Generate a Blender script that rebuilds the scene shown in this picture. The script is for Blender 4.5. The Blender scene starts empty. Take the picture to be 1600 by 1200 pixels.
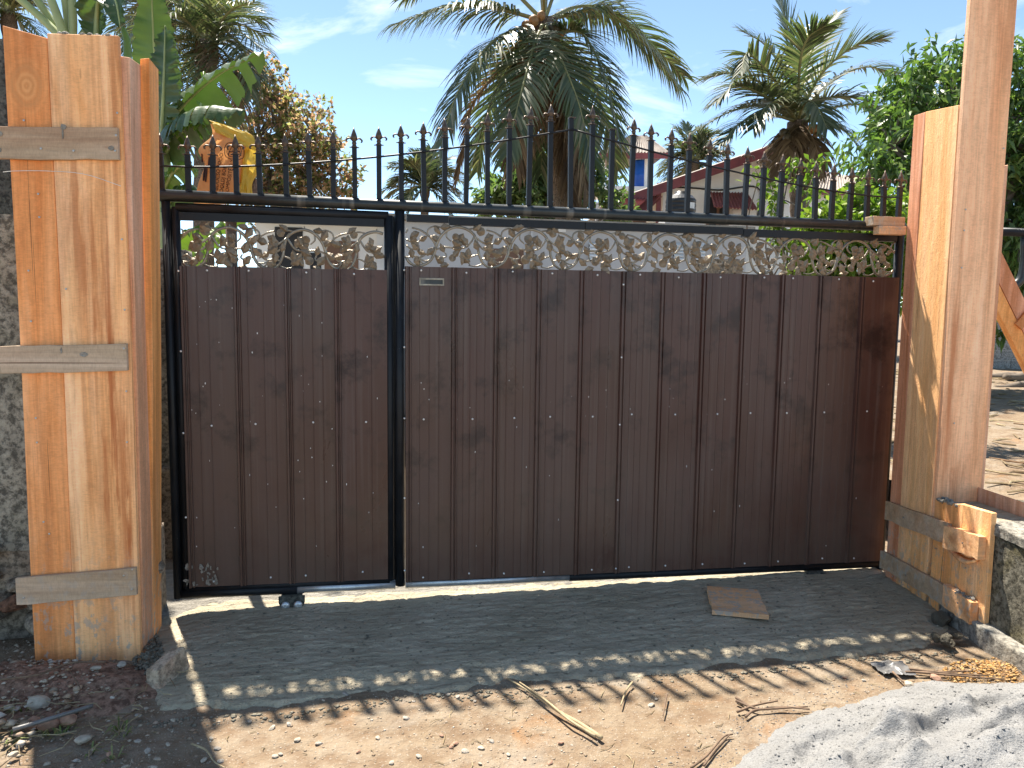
import bpy, math, random
import numpy as np
from mathutils import Vector, Matrix

# ------------------------------------------------------------------ camera, sky, sun, exposure
SC = bpy.context.scene
COL = SC.collection
rad = math.radians
FPX, PITCH, ROLL, EYE = 1202.0, rad(5.7), rad(0.72), 1.5
cF = Vector((0, math.cos(PITCH), -math.sin(PITCH)))
_R0 = Vector((1, 0, 0)); _U0 = Vector((0, math.sin(PITCH), math.cos(PITCH)))
cR = math.cos(ROLL) * _R0 + math.sin(ROLL) * _U0
cU = math.cos(ROLL) * _U0 - math.sin(ROLL) * _R0
CAM = Vector((0, 0, EYE))
cd = bpy.data.cameras.new('camera'); cam = bpy.data.objects.new('camera', cd); COL.objects.link(cam)
cam.matrix_world = Matrix(((cR.x, cU.x, -cF.x, 0), (cR.y, cU.y, -cF.y, 0), (cR.z, cU.z, -cF.z, EYE), (0, 0, 0, 1)))
cd.sensor_fit = 'HORIZONTAL'; cd.sensor_width = 36; cd.lens = FPX / 1600 * 36
cd.clip_start = 0.05; cd.clip_end = 3000
SC.camera = cam

SUN = Vector((-0.2483, 0.4243, 1.0)).normalized()       # towards the sun: behind the gate, to the left
EXPOSURE, SKY_STRENGTH, SUN_STRENGTH = 1.58, 0.15, 4.2
SC.view_settings.view_transform = 'Standard'; SC.view_settings.look = 'None'
SC.view_settings.exposure = EXPOSURE; SC.view_settings.gamma = 1
w = bpy.data.worlds.new('World'); SC.world = w; w.use_nodes = True
wn, wl = w.node_tree.nodes, w.node_tree.links
bg = wn['Background']
sky = wn.new('ShaderNodeTexSky'); sky.sky_type = 'NISHITA'; sky.sun_disc = False
sky.sun_elevation = math.asin(SUN.z); sky.sun_rotation = math.atan2(SUN.x, SUN.y)
sky.air_density = 0.42; sky.dust_density = 0.0; sky.ozone_density = 2.0; sky.altitude = 10
tc = wn.new('ShaderNodeTexCoord')
mp = wn.new('ShaderNodeMapping'); mp.inputs['Scale'].default_value = (2.2, 2.2, 8.0); mp.inputs['Location'].default_value = (3.1, 0.35, 0.2)
nz = wn.new('ShaderNodeTexNoise'); nz.inputs['Scale'].default_value = 2.0; nz.inputs['Detail'].default_value = 7; nz.inputs['Roughness'].default_value = 0.6; nz.inputs['Distortion'].default_value = 0.5
cr = wn.new('ShaderNodeValToRGB'); cr.color_ramp.elements[0].position = 0.56; cr.color_ramp.elements[1].position = 0.80
cr.color_ramp.elements[1].color = (0.75, 0.75, 0.75, 1)
mx = wn.new('ShaderNodeMix'); mx.data_type = 'RGBA'; mx.inputs['B'].default_value = (3.6, 3.8, 4.1, 1)
wl.new(tc.outputs['Generated'], mp.inputs['Vector']); wl.new(mp.outputs['Vector'], nz.inputs['Vector'])
wl.new(nz.outputs['Fac'], cr.inputs['Fac']); wl.new(cr.outputs['Color'], mx.inputs['Factor'])
tint = wn.new('ShaderNodeMix'); tint.data_type = 'RGBA'; tint.blend_type = 'MULTIPLY'; tint.inputs['Factor'].default_value = 1; tint.inputs['B'].default_value = (1.06, 1.0, 0.80, 1)   # hazy tropical air: less violet
wl.new(sky.outputs['Color'], tint.inputs['A']); wl.new(tint.outputs['Result'], mx.inputs['A']); wl.new(mx.outputs['Result'], bg.inputs['Color'])
bg.inputs['Strength'].default_value = SKY_STRENGTH
sl = bpy.data.lights.new('sun', 'SUN'); sl.energy = SUN_STRENGTH; sl.angle = rad(0.8); sl.color = (1.0, 0.93, 0.82)
so = bpy.data.objects.new('sun', sl); COL.objects.link(so); so.location = (0, 0, 30)
so.rotation_euler = (-SUN).to_track_quat('-Z', 'Y').to_euler()

# ------------------------------------------------------------------ helpers
rng = random.Random(7)
nr = np.random.default_rng(7)

def ray(px, py): return cF + cR * ((px - 800) / FPX) - cU * ((py - 600) / FPX)
def at(px, py, y):                       # the world point seen there that stands y metres away
    d = ray(px, py); return CAM + d * (y / d.y)
def onz(px, py, z=0.0):                  # the world point seen there at height z
    d = ray(px, py); return CAM + d * ((z - EYE) / d.z)
GL = onz(262, 966); GR_ = onz(1385, 893)
gu = (GR_ - GL).normalized(); gn = Vector((-gu.y, gu.x, 0))
GYAW = math.atan2(gu.y, gu.x)
def G(u, v, z=0.0): return GL + gu * u + gn * v + Vector((0, 0, z))      # gate frame -> world
GM = Matrix(((gu.x, gn.x, 0, GL.x), (gu.y, gn.y, 0, GL.y), (0, 0, 1, 0), (0, 0, 0, 1)))
def toG(p): q = p - GL; return q.dot(gu), q.dot(gn)

def _hash(ix, iy, s):
    h = (ix.astype(np.int64) * 374761393 + iy.astype(np.int64) * 668265263 + s * 974711) & 0x7fffffff
    h = ((h ^ (h >> 13)) * 1274126177) & 0x7fffffff
    return ((h ^ (h >> 16)) & 0xffff) / 65535.0
def vn(x, y, s=0):
    x = np.asarray(x, float); y = np.asarray(y, float)
    ix = np.floor(x); iy = np.floor(y); fx = x - ix; fy = y - iy
    fx = fx * fx * (3 - 2 * fx); fy = fy * fy * (3 - 2 * fy)
    a = _hash(ix, iy, s); b = _hash(ix + 1, iy, s); c = _hash(ix, iy + 1, s); d = _hash(ix + 1, iy + 1, s)
    return (a * (1 - fx) + b * fx) * (1 - fy) + (c * (1 - fx) + d * fx) * fy - 0.5
def fbm(x, y, s=0, o=4):
    t = 0; a = 1.0
    for i in range(o):
        t = t + a * vn(np.asarray(x) * 2 ** i, np.asarray(y) * 2 ** i, s + i * 17); a *= 0.5
    return t
def sstep(a, b, x): t = np.clip((x - a) / (b - a), 0, 1); return t * t * (3 - 2 * t)

class MB:
    def __init__(s): s.v = []; s.f = []
    def add(s, vs, fs):
        o = len(s.v); s.v += [tuple(p) for p in vs]; s.f += [tuple(i + o for i in f) for f in fs]; return s
    def box(s, x0, x1, y0, y1, z0, z1, M=None):
        vs = [Vector(p) for p in ((x0, y0, z0), (x1, y0, z0), (x1, y1, z0), (x0, y1, z0), (x0, y0, z1), (x1, y0, z1), (x1, y1, z1), (x0, y1, z1))]
        if M is not None: vs = [M @ p for p in vs]
        return s.add(vs, [(0, 3, 2, 1), (4, 5, 6, 7), (0, 1, 5, 4), (1, 2, 6, 5), (2, 3, 7, 6), (3, 0, 4, 7)])
    def hexa(s, b, t):                   # eight corners: four below (counter-clockwise from above), four above
        return s.add(list(b) + list(t), [(0, 3, 2, 1), (4, 5, 6, 7), (0, 1, 5, 4), (1, 2, 6, 5), (2, 3, 7, 6), (3, 0, 4, 7)])
    def tube(s, pts, r, n=10, cap=True):
        pts = [Vector(p) for p in pts]; rs = r if isinstance(r, (list, tuple)) else [r] * len(pts)
        T0 = (pts[1] - pts[0]).normalized(); ref = Vector((0, 0, 1)) if abs(T0.z) < .9 else Vector((1, 0, 0))
        N = T0.cross(ref).normalized(); vs = []
        for i, p in enumerate(pts):
            T = (pts[min(i + 1, len(pts) - 1)] - pts[max(i - 1, 0)]).normalized()
            N = (N - T * N.dot(T)).normalized(); B = T.cross(N)
            for k in range(n):
                a = 2 * math.pi * k / n; vs.append(p + (N * math.cos(a) + B * math.sin(a)) * rs[i])
        fs = [(i * n + k, i * n + (k + 1) % n, (i + 1) * n + (k + 1) % n, (i + 1) * n + k) for i in range(len(pts) - 1) for k in range(n)]
        if cap: fs += [tuple(range(n - 1, -1, -1)), tuple((len(pts) - 1) * n + k for k in range(n))]
        return s.add(vs, fs)
    def lathe(s, prof, n=16, c=(0, 0, 0), M=None):
        vs = []; c = Vector(c)
        for r, z in prof:
            for k in range(n):
                a = 2 * math.pi * k / n; p = Vector((r * math.cos(a), r * math.sin(a), z)); vs.append((M @ p if M else p) + c)
        fs = [(i * n + k, i * n + (k + 1) % n, (i + 1) * n + (k + 1) % n, (i + 1) * n + k) for i in range(len(prof) - 1) for k in range(n)]
        fs += [tuple(range(n - 1, -1, -1)), tuple((len(prof) - 1) * n + k for k in range(n))]
        return s.add(vs, fs)
    def prism(s, poly, y0, y1):          # polygon in x,z pulled along y
        n = len(poly)
        return s.add([(x, y0, z) for x, z in poly] + [(x, y1, z) for x, z in poly],
                     [tuple(range(n)), tuple(range(2 * n - 1, n - 1, -1))] + [(i, i + n, (i + 1) % n + n, (i + 1) % n) for i in range(n)])
    def mesh(s, name, m=None, smooth=False):
        me = bpy.data.meshes.new(name); me.from_pydata(s.v, [], s.f); me.update()
        if m: me.materials.append(m)
        if smooth: me.polygons.foreach_set('use_smooth', [True] * len(me.polygons))
        return me
    def build(s, name, m, parent=None, smooth=False): return link(name, s.mesh(name, m, smooth), parent)

def link(name, me, parent=None):
    o = bpy.data.objects.new(name, me); COL.objects.link(o)
    if parent is not None: o.parent = parent
    return o
def npmesh(name, V, F, m, smooth=False):  # equal-sized faces straight from arrays
    V = np.asarray(V, np.float32).reshape(-1, 3); F = np.asarray(F, np.int32); k = F.shape[1]; n = len(F)
    me = bpy.data.meshes.new(name); me.vertices.add(len(V)); me.vertices.foreach_set('co', V.ravel())
    me.loops.add(n * k); me.loops.foreach_set('vertex_index', F.ravel())
    me.polygons.add(n); me.polygons.foreach_set('loop_start', np.arange(0, n * k, k, dtype=np.int32))
    me.update(calc_edges=True); me.validate()
    if smooth: me.polygons.foreach_set('use_smooth', [True] * n)
    me.materials.append(m); return me
def gridmesh(name, X, Y, Z, m, smooth=True):
    a, b = X.shape; V = np.stack([X, Y, Z], -1).reshape(-1, 3)
    i = np.arange(a * b).reshape(a, b)
    F = np.stack([i[:-1, :-1], i[1:, :-1], i[1:, 1:], i[:-1, 1:]], -1).reshape(-1, 4)
    return npmesh(name, V, F, m, smooth)
def tag(o, label=None, cat=None, group=None, kind=None):
    if label: o['label'] = label
    if cat: o['category'] = cat
    if group: o['group'] = group
    if kind: o['kind'] = kind
    return o
def thing(name, label, cat, loc=(0, 0, 0), rz=0.0, group=None):
    o = bpy.data.objects.new(name, None); COL.objects.link(o); o.empty_display_size = .1
    o.location = loc; o.rotation_euler = (0, 0, rz)
    return tag(o, label, cat, group)
def bez(pts, n):                          # smooth curve through the points (Catmull-Rom)
    P = [Vector(p) for p in pts]; P = [P[0] * 2 - P[1]] + P + [P[-1] * 2 - P[-2]]; out = []
    m = len(P) - 3
    for k in range(n):
        t = k / (n - 1) * m; i = min(int(t), m - 1); t -= i
        a, b, c, d = P[i:i + 4]
        out.append(0.5 * ((2 * b) + (c - a) * t + (2 * a - 5 * b + 4 * c - d) * t * t + (3 * b - a - 3 * c + d) * t ** 3))
    return out

# ------------------------------------------------------------------ materials
class NT:
    def __init__(s, name):
        s.m = bpy.data.materials.new(name); s.m.use_nodes = True; s.t = s.m.node_tree
        s.n = s.t.nodes; s.l = s.t.links; s.b = s.n['Principled BSDF']; s.out = s.n['Material Output']
    def new(s, t, **k):
        o = s.n.new('ShaderNode' + t)
        for a, v in k.items():
            if hasattr(o, a) and a not in o.inputs: setattr(o, a, v)
            else: s.put(o.inputs[a], v)
        return o
    def put(s, sock, v):
        if isinstance(v, bpy.types.NodeSocket): s.l.new(v, sock)
        elif isinstance(v, (tuple, list)) and len(v) == 3 and sock.type == 'RGBA': sock.default_value = (*v, 1)
        else: sock.default_value = v
    def co(s, scale=(1, 1, 1), loc=(0, 0, 0), rnd=0, src='Object'):
        c = s.new('TexCoord').outputs[src]
        if rnd:
            oi = s.new('ObjectInfo').outputs['Random']
            mu = s.new('Math', operation='MULTIPLY'); s.put(mu.inputs[0], oi); mu.inputs[1].default_value = rnd
            va = s.new('VectorMath', operation='ADD'); s.put(va.inputs[0], c); s.put(va.inputs[1], mu.outputs[0]); c = va.outputs[0]
        mp = s.new('Mapping'); s.put(mp.inputs['Vector'], c); mp.inputs['Scale'].default_value = scale; mp.inputs['Location'].default_value = loc
        return mp.outputs[0]
    def noise(s, vec, scale=1, detail=5, rough=.55, dist=0):
        o = s.new('TexNoise'); s.put(o.inputs['Vector'], vec)
        for k, v in (('Scale', scale), ('Detail', detail), ('Roughness', rough), ('Distortion', dist)): o.inputs[k].default_value = v
        return o.outputs['Fac']
    def vor(s, vec, scale=1, feat='F1', out='Distance'):
        o = s.new('TexVoronoi', feature=feat); s.put(o.inputs['Vector'], vec); o.inputs['Scale'].default_value = scale; return o.outputs[out]
    def ramp(s, fac, stops):
        o = s.new('ValToRGB'); s.put(o.inputs[0], fac); e = o.color_ramp.elements
        while len(e) < len(stops): e.new(0.5)
        for el, (p, c) in zip(e, stops):
            el.position = p; el.color = (c, c, c, 1) if isinstance(c, (int, float)) else (*c, 1)
        return o.outputs[0]
    def mix(s, fac, a, b, mode='MIX'):
        o = s.new('Mix', data_type='RGBA', blend_type=mode); s.put(o.inputs[0], fac); s.put(o.inputs[6], a); s.put(o.inputs[7], b); return o.outputs[2]
    def math(s, op, a, b=0.0):
        o = s.new('Math', operation=op); s.put(o.inputs[0], a); s.put(o.inputs[1], b); return o.outputs[0]
    def bump(s, h, strength=.3, dist=.01, prev=None):
        o = s.new('Bump'); s.put(o.inputs['Height'], h); o.inputs['Strength'].default_value = strength; o.inputs['Distance'].default_value = dist
        if prev: s.put(o.inputs['Normal'], prev)
        return o.outputs[0]
    def done(s, color=None, rough=None, normal=None, metal=None, spec=None):
        for k, v in (('Base Color', color), ('Roughness', rough), ('Normal', normal), ('Metallic', metal), ('Specular IOR Level', spec)):
            if v is not None: s.put(s.b.inputs[k], v)
        return s.m

def m_plain(name, c, rough=.6, metal=0, var=.15, scale=6, bump=.15):
    t = NT(name); v = t.co((scale,) * 3); n = t.noise(v, 1, 6)
    lo = tuple(x * (1 - var) for x in c); hi = tuple(min(1, x * (1 + var)) for x in c)
    n2 = t.noise(v, 9, 4)
    return t.done(t.ramp(n, [(.3, lo), (.7, hi)]), rough, t.bump(n2, bump, .004), metal)

def m_wood(name, axis='z', tones=((.60, .27, .085), (.78, .44, .17), (.85, .55, .27)), stain=.5, grain=1.0, knot=None, streaks=()):
    t = NT(name)
    def sc(a, b): return (a, a, b) if axis == 'z' else (b, a, a)
    v = t.co(rnd=41)
    def mp(s_): o = t.new('Mapping'); t.put(o.inputs['Vector'], v); o.inputs['Scale'].default_value = s_; return o.outputs[0]
    base = t.noise(mp(sc(8.5, .8)), 1, 6, .6, .9)
    tones = [(min(.9, r_ * 1.06), g_ * 1.03, b_ * 1.22) for r_, g_, b_ in tones]
    c = t.ramp(base, [(.30, tones[0]), (.48, tones[1]), (.70, tones[2])])
    oi = t.new('ObjectInfo').outputs['Random']
    c = t.mix(t.math('MULTIPLY', oi, .45), c, t.mix(1, c, (.98, .74, .50), 'MULTIPLY'))
    g = t.noise(mp(sc(95, 2.2)), 1, 4, .6, .2)
    c = t.mix(1, c, t.ramp(g, [(.25, .86), (.6, 1.10)]), 'MULTIPLY')
    fib = t.noise(mp(sc(34, 13)), 1, 3, .6, .6)
    c = t.mix(.5, c, t.ramp(fib, [(.3, .85), (.62, 1.14)]), 'MULTIPLY')
    st = t.noise(mp(sc(13, .55)), 1, 5, .65, .5)
    big = t.noise(mp(sc(2.2, .5)), 1, 2)
    stf = t.math('MULTIPLY', t.ramp(st, [(.46, 0), (.60, 1)]), t.ramp(big, [(.36, 0), (.52, 1)]))
    c = t.mix(t.math('MULTIPLY', stf, min(1, stain * 1.35)), c, (.40, .135, .045))
    sw = t.noise(mp((150, 150, 150) if grain > 2 else sc(40, 150)), 1, 2, .5, 1.2)
    c = t.mix(.35, c, t.ramp(sw, [(.35, .82), (.6, 1.18)]), 'MULTIPLY')
    dk = t.noise(mp(sc(22, 5)), 1, 2)
    c = t.mix(t.ramp(dk, [(.73, 0), (.79, .55)]), c, (.20, .085, .04))
    if streaks:
        ox = t.new('SeparateXYZ'); t.put(ox.inputs[0], t.new('TexCoord').outputs['Object'])
        edge = t.noise(t.co((30, 30, 5)), 1, 4, .65, .6); drip = t.noise(t.co((75, 75, 1.6)), 1, 4, .6, .3)
        for xc, wd_, z0_, z1_, am in streaks:
            dx_ = t.math('DIVIDE', t.math('ABSOLUTE', t.math('SUBTRACT', ox.outputs['X'], xc)), wd_)
            dx_ = t.math('ADD', dx_, t.math('MULTIPLY', t.math('SUBTRACT', edge, .5), 3.0))
            mk = t.ramp(dx_, [(.35, 1), (.95, 0)]); zc, zh = (z0_ + z1_) / 2, (z1_ - z0_) / 2
            dz_ = t.math('ADD', t.math('DIVIDE', t.math('ABSOLUTE', t.math('SUBTRACT', ox.outputs['Z'], zc)), zh), t.math('MULTIPLY', t.math('SUBTRACT', drip, .5), 2.5))
            mk = t.math('MULTIPLY', mk, t.ramp(dz_, [(.6, 1), (.98, 0)])); mk = t.math('MULTIPLY', mk, t.ramp(drip, [(.34, .35), (.60, 1)]))
            c = t.mix(t.math('MULTIPLY', mk, am), c, (.42, .125, .038))
    ck = t.noise(mp(sc(70, .55)), 1, 3, .7, .3)
    c = t.mix(t.ramp(ck, [(.69, 0), (.715, .8)]), c, (.10, .045, .02))
    zn = t.noise(mp(sc(4.0, .25)), 1, 3, .5, .3)
    c = t.mix(t.ramp(zn, [(.46, 0), (.60, .55)]), c, t.mix(1, c, (.95, .76, .55), 'MULTIPLY'))
    lowz = t.new('SeparateXYZ'); t.put(lowz.inputs[0], t.new('TexCoord').outputs['Object'])
    mud = t.noise(t.co((26, 26, 18), rnd=7), 1, 5, .65)
    c = t.mix(t.math('MULTIPLY', t.ramp(lowz.outputs['Z'], [(.05, 1), (.55, 0)]), t.ramp(mud, [(.53, 0), (.60, .8)])), c, (.36, .31, .25))
    c = t.mix(t.ramp(t.noise(t.co((13, 13, 9), rnd=3), 1, 5, .7), [(.70, 0), (.74, .6)]), c, (.40, .36, .30))
    if knot:
        kv = t.new('VectorMath', operation='SUBTRACT'); t.put(kv.inputs[0], t.new('TexCoord').outputs['Object']); kv.inputs[1].default_value = knot
        ks = t.new('VectorMath', operation='MULTIPLY'); t.put(ks.inputs[0], kv.outputs[0]); ks.inputs[1].default_value = (1, .0, .72)
        ln = t.new('VectorMath', operation='LENGTH'); t.put(ln.inputs[0], ks.outputs[0])
        d = t.math('ADD', ln.outputs['Value'], t.math('MULTIPLY', t.noise(t.new('TexCoord').outputs['Object'], 16, 3), .02))
        rg = t.math('SINE', t.math('MULTIPLY', d, 330.0))
        rc = t.ramp(t.math('MULTIPLY', t.math('ADD', rg, 1.0), .5), [(0, (.56, .24, .085)), (1, (.70, .34, .13))])
        c = t.mix(t.ramp(d, [(.03, .7), (.10, 0)]), c, rc)
        c = t.mix(t.ramp(d, [(.050, 0), (.060, .35), (.075, 0)]), c, (.36, .14, .05))
    c = t.mix(1, c, (1.16, 1.19, 1.24), 'MULTIPLY')
    b = t.bump(g, .3 * grain, .003); b = t.bump(fib, .4 * grain, .003, b); b = t.bump(sw, .35 * grain, .002, b)
    return t.done(c, .72, b, spec=.25)

M = {}
M['wood'] = m_wood('wood')
M['woodknot'] = m_wood('wood_knot', tones=((.52, .20, .055), (.66, .29, .09), (.76, .40, .16)), stain=.35, knot=(.075, 0, 2.33))
M['woodorange'] = m_wood('wood_orange', streaks=((.1, .04, .5, 1.2, .4),), tones=((.58, .24, .06), (.74, .37, .11), (.80, .46, .19)), stain=.35)
M['woodpale'] = m_wood('wood_pale', streaks=((.345, .016, .75, 1.62, .9), (.375, .03, .15, 1.25, .75), (.31, .012, .55, 1.0, .7), (.30, .02, 1.35, 1.55, .45), (.40, .012, .0, .9, .6)), tones=((.68, .36, .13), (.80, .49, .21), (.86, .58, .30)), stain=.55)
M['woodsawn'] = m_wood('wood_sawn', tones=((.66, .34, .11), (.78, .46, .18), (.83, .54, .26)), stain=.25, grain=3.2)
M['woodpink'] = m_wood('wood_pink', streaks=((3.79, .022, .5, 1.7, .6), (3.86, .05, .45, .8, .6), (3.95, .03, .6, 1.2, .3)), tones=((.64, .34, .16), (.78, .48, .24), (.84, .56, .31)), stain=.35)
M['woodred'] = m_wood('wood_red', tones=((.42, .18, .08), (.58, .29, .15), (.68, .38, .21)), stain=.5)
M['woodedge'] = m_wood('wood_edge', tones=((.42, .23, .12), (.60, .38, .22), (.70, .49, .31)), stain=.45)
M['batten'] = m_wood('wood_weathered', 'x', ((.25, .18, .10), (.36, .275, .155), (.44, .345, .21)), .12)
M['battenx'] = m_wood('wood_batten', 'x', ((.46, .24, .10), (.64, .38, .16), (.74, .48, .24)), .4, 1.5)
M['block'] = m_wood('wood_block', 'x', ((.42, .25, .11), (.55, .35, .165), (.62, .42, .215)), .1)

def m_sheet():
    t = NT('brown_sheet'); oi = t.new('ObjectInfo').outputs['Random']
    n = t.noise(t.co((2.2, 1, 1.3), rnd=9), 1, 5, .6, .4)
    c = t.ramp(n, [(.3, (.050, .017, .012)), (.55, (.074, .030, .022)), (.75, (.094, .048, .037))])
    c = t.mix(t.math('MULTIPLY', oi, .75), c, (.084, .046, .036))
    st = t.noise(t.co((60, 1, .8), rnd=5), 1, 3)
    c = t.mix(t.ramp(st, [(.5, 0), (.75, .5)]), c, (.12, .085, .07))
    sm = t.noise(t.co((5, 1, 5), rnd=3), 1, 6, .7)
    c = t.mix(t.ramp(sm, [(.52, 0), (.66, .85)]), c, (.024, .010, .008))
    low = t.new('SeparateXYZ'); t.put(low.inputs[0], t.new('TexCoord').outputs['Object'])
    dust = t.math('MULTIPLY', t.ramp(low.outputs['Z'], [(.10, .75), (.85, 0)]), t.ramp(sm, [(.35, .3), (.6, 1)]))
    c = t.mix(dust, c, (.13, .082, .06))
    v = t.vor(t.co((26, 26, 19), rnd=11), 1); big = t.noise(t.co((1.6, 1, 1.6), (2, 0, 1)), 1, 2)
    sp = t.math('MULTIPLY', t.ramp(v, [(.055, 1), (.075, 0)]), t.ramp(big, [(.64, 0), (.68, 1)]))
    c = t.mix(sp, c, (.62, .60, .57))
    r = t.ramp(n, [(.3, .24), (.7, .46)])
    dn = t.noise(t.co((7, 1, 1.6), rnd=13), 1, 3, .5)
    return t.done(c, r, t.bump(sm, .10, .004, t.bump(dn, .35, .02)), spec=.42)
M['sheet'] = m_sheet()
def m_blackpaint():
    t = NT('black_paint'); n = t.noise(t.co((14, 14, 14)), 1, 6, .65)
    c = t.ramp(n, [(.3, (.006, .007, .009)), (.7, (.016, .018, .022))])
    ch = t.noise(t.co((9, 9, 22)), 1, 5, .7, .3)
    c = t.mix(t.ramp(ch, [(.70, 0), (.73, .9)]), c, (.42, .41, .39))
    return t.done(c, t.ramp(n, [(.3, .40), (.7, .55)]), t.bump(n, .12, .004), 0, .28)
M['black'] = m_blackpaint()
def m_toprail():
    t = NT('worn_rail_paint'); n = t.noise(t.co((14, 14, 14)), 1, 6, .65)
    c = t.ramp(n, [(.3, (.012, .015, .016)), (.7, (.032, .038, .038))])
    w_ = t.noise(t.co((9.4, .5, .5), (.3, 0, 0)), 1, 2)
    c = t.mix(t.ramp(w_, [(.60, 0), (.66, .7)]), c, (.17, .16, .14))
    return t.done(c, .38, t.bump(n, .12, .004), .1)
M['rail'] = m_toprail()
M['galv'] = m_plain('galvanised', (.50, .52, .54), .36, .75, .2, 20)
M['bronze'] = m_plain('bronze_cast', (.27, .235, .185), .32, .55, .35, 22, .4)
M['bronzeleaf'] = m_plain('bronze_leaf', (.215, .165, .11), .42, .3, .35, 30, .5)
M['spear'] = m_plain('spear_bronze', (.10, .070, .050), .40, .55, .35, 40, .3)
M['screw'] = m_plain('screw_head', (.75, .74, .72), .35, .3, .05, 40)
M['nail'] = m_plain('nail_steel', (.45, .43, .41), .35, .8, .1, 60)

def m_dirt():
    t = NT('dirt'); v = t.co()
    n = t.noise(v, 1.3, 6, .62, .3); n2 = t.noise(v, 9, 6, .65); n3 = t.noise(v, 60, 4, .6)
    c = t.ramp(n, [(.28, (.185, .127, .080)), (.42, (.245, .184, .122)), (.56, (.275, .217, .155)), (.72, (.262, .217, .167))])
    c = t.mix(t.ramp(n2, [(.38, .8), (.58, 0)]), c, (.175, .115, .07))
    c = t.mix(t.ramp(t.noise(v, 3.1, 5, .6, .8), [(.58, 0), (.72, .65)]), c, (.31, .165, .075))
    c = t.mix(t.ramp(n3, [(.62, 0), (.74, .6)]), c, (.42, .38, .33))
    pb = t.vor(v, 75); c = t.mix(t.ramp(pb, [(.10, .6), (.22, 0)]), c, (.42, .38, .32))
    gp = t.noise(v, 1.9, 5, .65, .6); c = t.mix(t.ramp(gp, [(.54, 0), (.64, .7)]), c, (.27, .235, .19))
    b = t.bump(n2, .8, .03); b = t.bump(n3, .8, .010, b); b = t.bump(t.vor(v, 55), -.5, .008, b)
    return t.done(c, .92, b, spec=.15)
M['dirt'] = m_dirt()
def m_conc(name, lo, hi, dry, dryamt):
    t = NT(name); v = t.co()
    n = t.noise(v, 2.2, 6, .6, .4); st = t.noise(t.co((6, 46, 20)), 1, 5, .65, .5); n3 = t.noise(v, 55, 4, .6)
    c = t.ramp(n, [(.3, lo), (.7, hi)])
    c = t.mix(t.ramp(t.noise(t.co((9, 30, 9)), 1, 6, .75, .8), [(.60, 0), (.68, .75)]), c, tuple(x * .4 for x in lo))
    c = t.mix(t.ramp(st, [(.36, .55), (.5, 0)]), c, tuple(x * .55 for x in lo))
    c = t.mix(t.math('MULTIPLY', t.ramp(n, [(.5, 0), (.66, 1)]), dryamt), c, dry)
    c = t.mix(t.ramp(n3, [(.64, 0), (.72, .5)]), c, dry)
    ckv = t.vor(t.co((5, 9, 5)), 1, 'DISTANCE_TO_EDGE'); ckn = t.ramp(ckv, [(.0, 0), (.012, 1)])
    b = t.bump(st, 1.0, .022); b = t.bump(n3, .8, .010, b); b = t.bump(t.noise(v, 22, 5, .7), .8, .02, b)
    return t.done(c, t.ramp(n, [(.3, .62), (.7, .85)]), b, spec=.35)
M['wet'] = m_conc('wet_concrete', (.42, .355, .245), (.53, .455, .33), (.58, .50, .37), .35)
M['mortar'] = m_conc('mortar_and_sunlit_track', (.26, .235, .195), (.34, .315, .27), (.40, .375, .33), .5)
M['lump'] = m_conc('concrete_lump', (.22, .195, .145), (.31, .275, .205), (.38, .34, .26), .3)
def m_moss(name, base, dark, green):
    t = NT(name); v = t.co()
    n = t.noise(v, 3.2, 8, .68, .3); f = t.noise(v, 38, 5, .7); g = t.noise(v, 5.5, 6, .65, .5)
    c = t.ramp(n, [(.30, dark), (.62, base)])
    c = t.mix(t.ramp(g, [(.48, 0), (.66, .75)]), c, green)
    c = t.mix(t.ramp(f, [(.40, .85), (.56, 0)]), c, tuple(x * .45 for x in dark))
    c = t.mix(t.ramp(f, [(.62, 0), (.74, .6)]), c, tuple(min(1, x * 1.5) for x in base))
    b = t.bump(f, .7, .010); b = t.bump(n, .5, .03, b)
    return t.done(c, .93, b, spec=.15)
M['mossplaster'] = m_moss('stained_plaster', (.44, .40, .32), (.15, .14, .115), (.26, .24, .165))
M['mosswall'] = m_moss('mossy_concrete', (.27, .245, .19), (.080, .072, .052), (.15, .125, .050))
M['coping'] = m_moss('coping_mortar', (.44, .41, .35), (.24, .22, .19), (.34, .31, .25))
M['laterite'] = m_moss('laterite_stone', (.30, .15, .095), (.13, .075, .05), (.22, .16, .10))
M['rubble'] = m_moss('rubble_stone', (.42, .35, .27), (.18, .145, .11), (.28, .22, .15))
M['darkcol'] = m_moss('dark_column', (.16, .15, .13), (.06, .06, .055), (.10, .10, .08))
M['redsoil'] = m_moss('red_soil', (.38, .235, .165), (.20, .115, .08), (.30, .20, .14))
def m_sand():
    t = NT('quarry_sand'); v = t.co(); f = t.noise(v, 160, 4, .7); n = t.noise(v, 7, 6, .6)
    c = t.ramp(n, [(.3, (.25, .246, .238)), (.7, (.33, .324, .315))])
    c = t.mix(t.ramp(f, [(.36, .7), (.46, 0)]), c, (.13, .128, .125))
    c = t.mix(t.ramp(f, [(.58, 0), (.68, .5)]), c, (.42, .412, .40))
    b = t.bump(f, .8, .008); b = t.bump(t.noise(v, 60, 5, .7), .7, .012, b)
    return t.done(c, .95, b, spec=.2)
M['sand'] = m_sand()
def m_island(name, stops, rough=.8, metal=0, spec=.3):
    t = NT(name); r = t.new('NewGeometry').outputs['Random Per Island']
    n = t.noise(t.co((45,) * 3), 1, 4)
    c = t.mix(1, t.ramp(r, stops), t.ramp(n, [(.3, .75), (.7, 1.12)]), 'MULTIPLY')
    return t.done(c, rough, t.bump(n, .3, .004), metal, spec)
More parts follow.
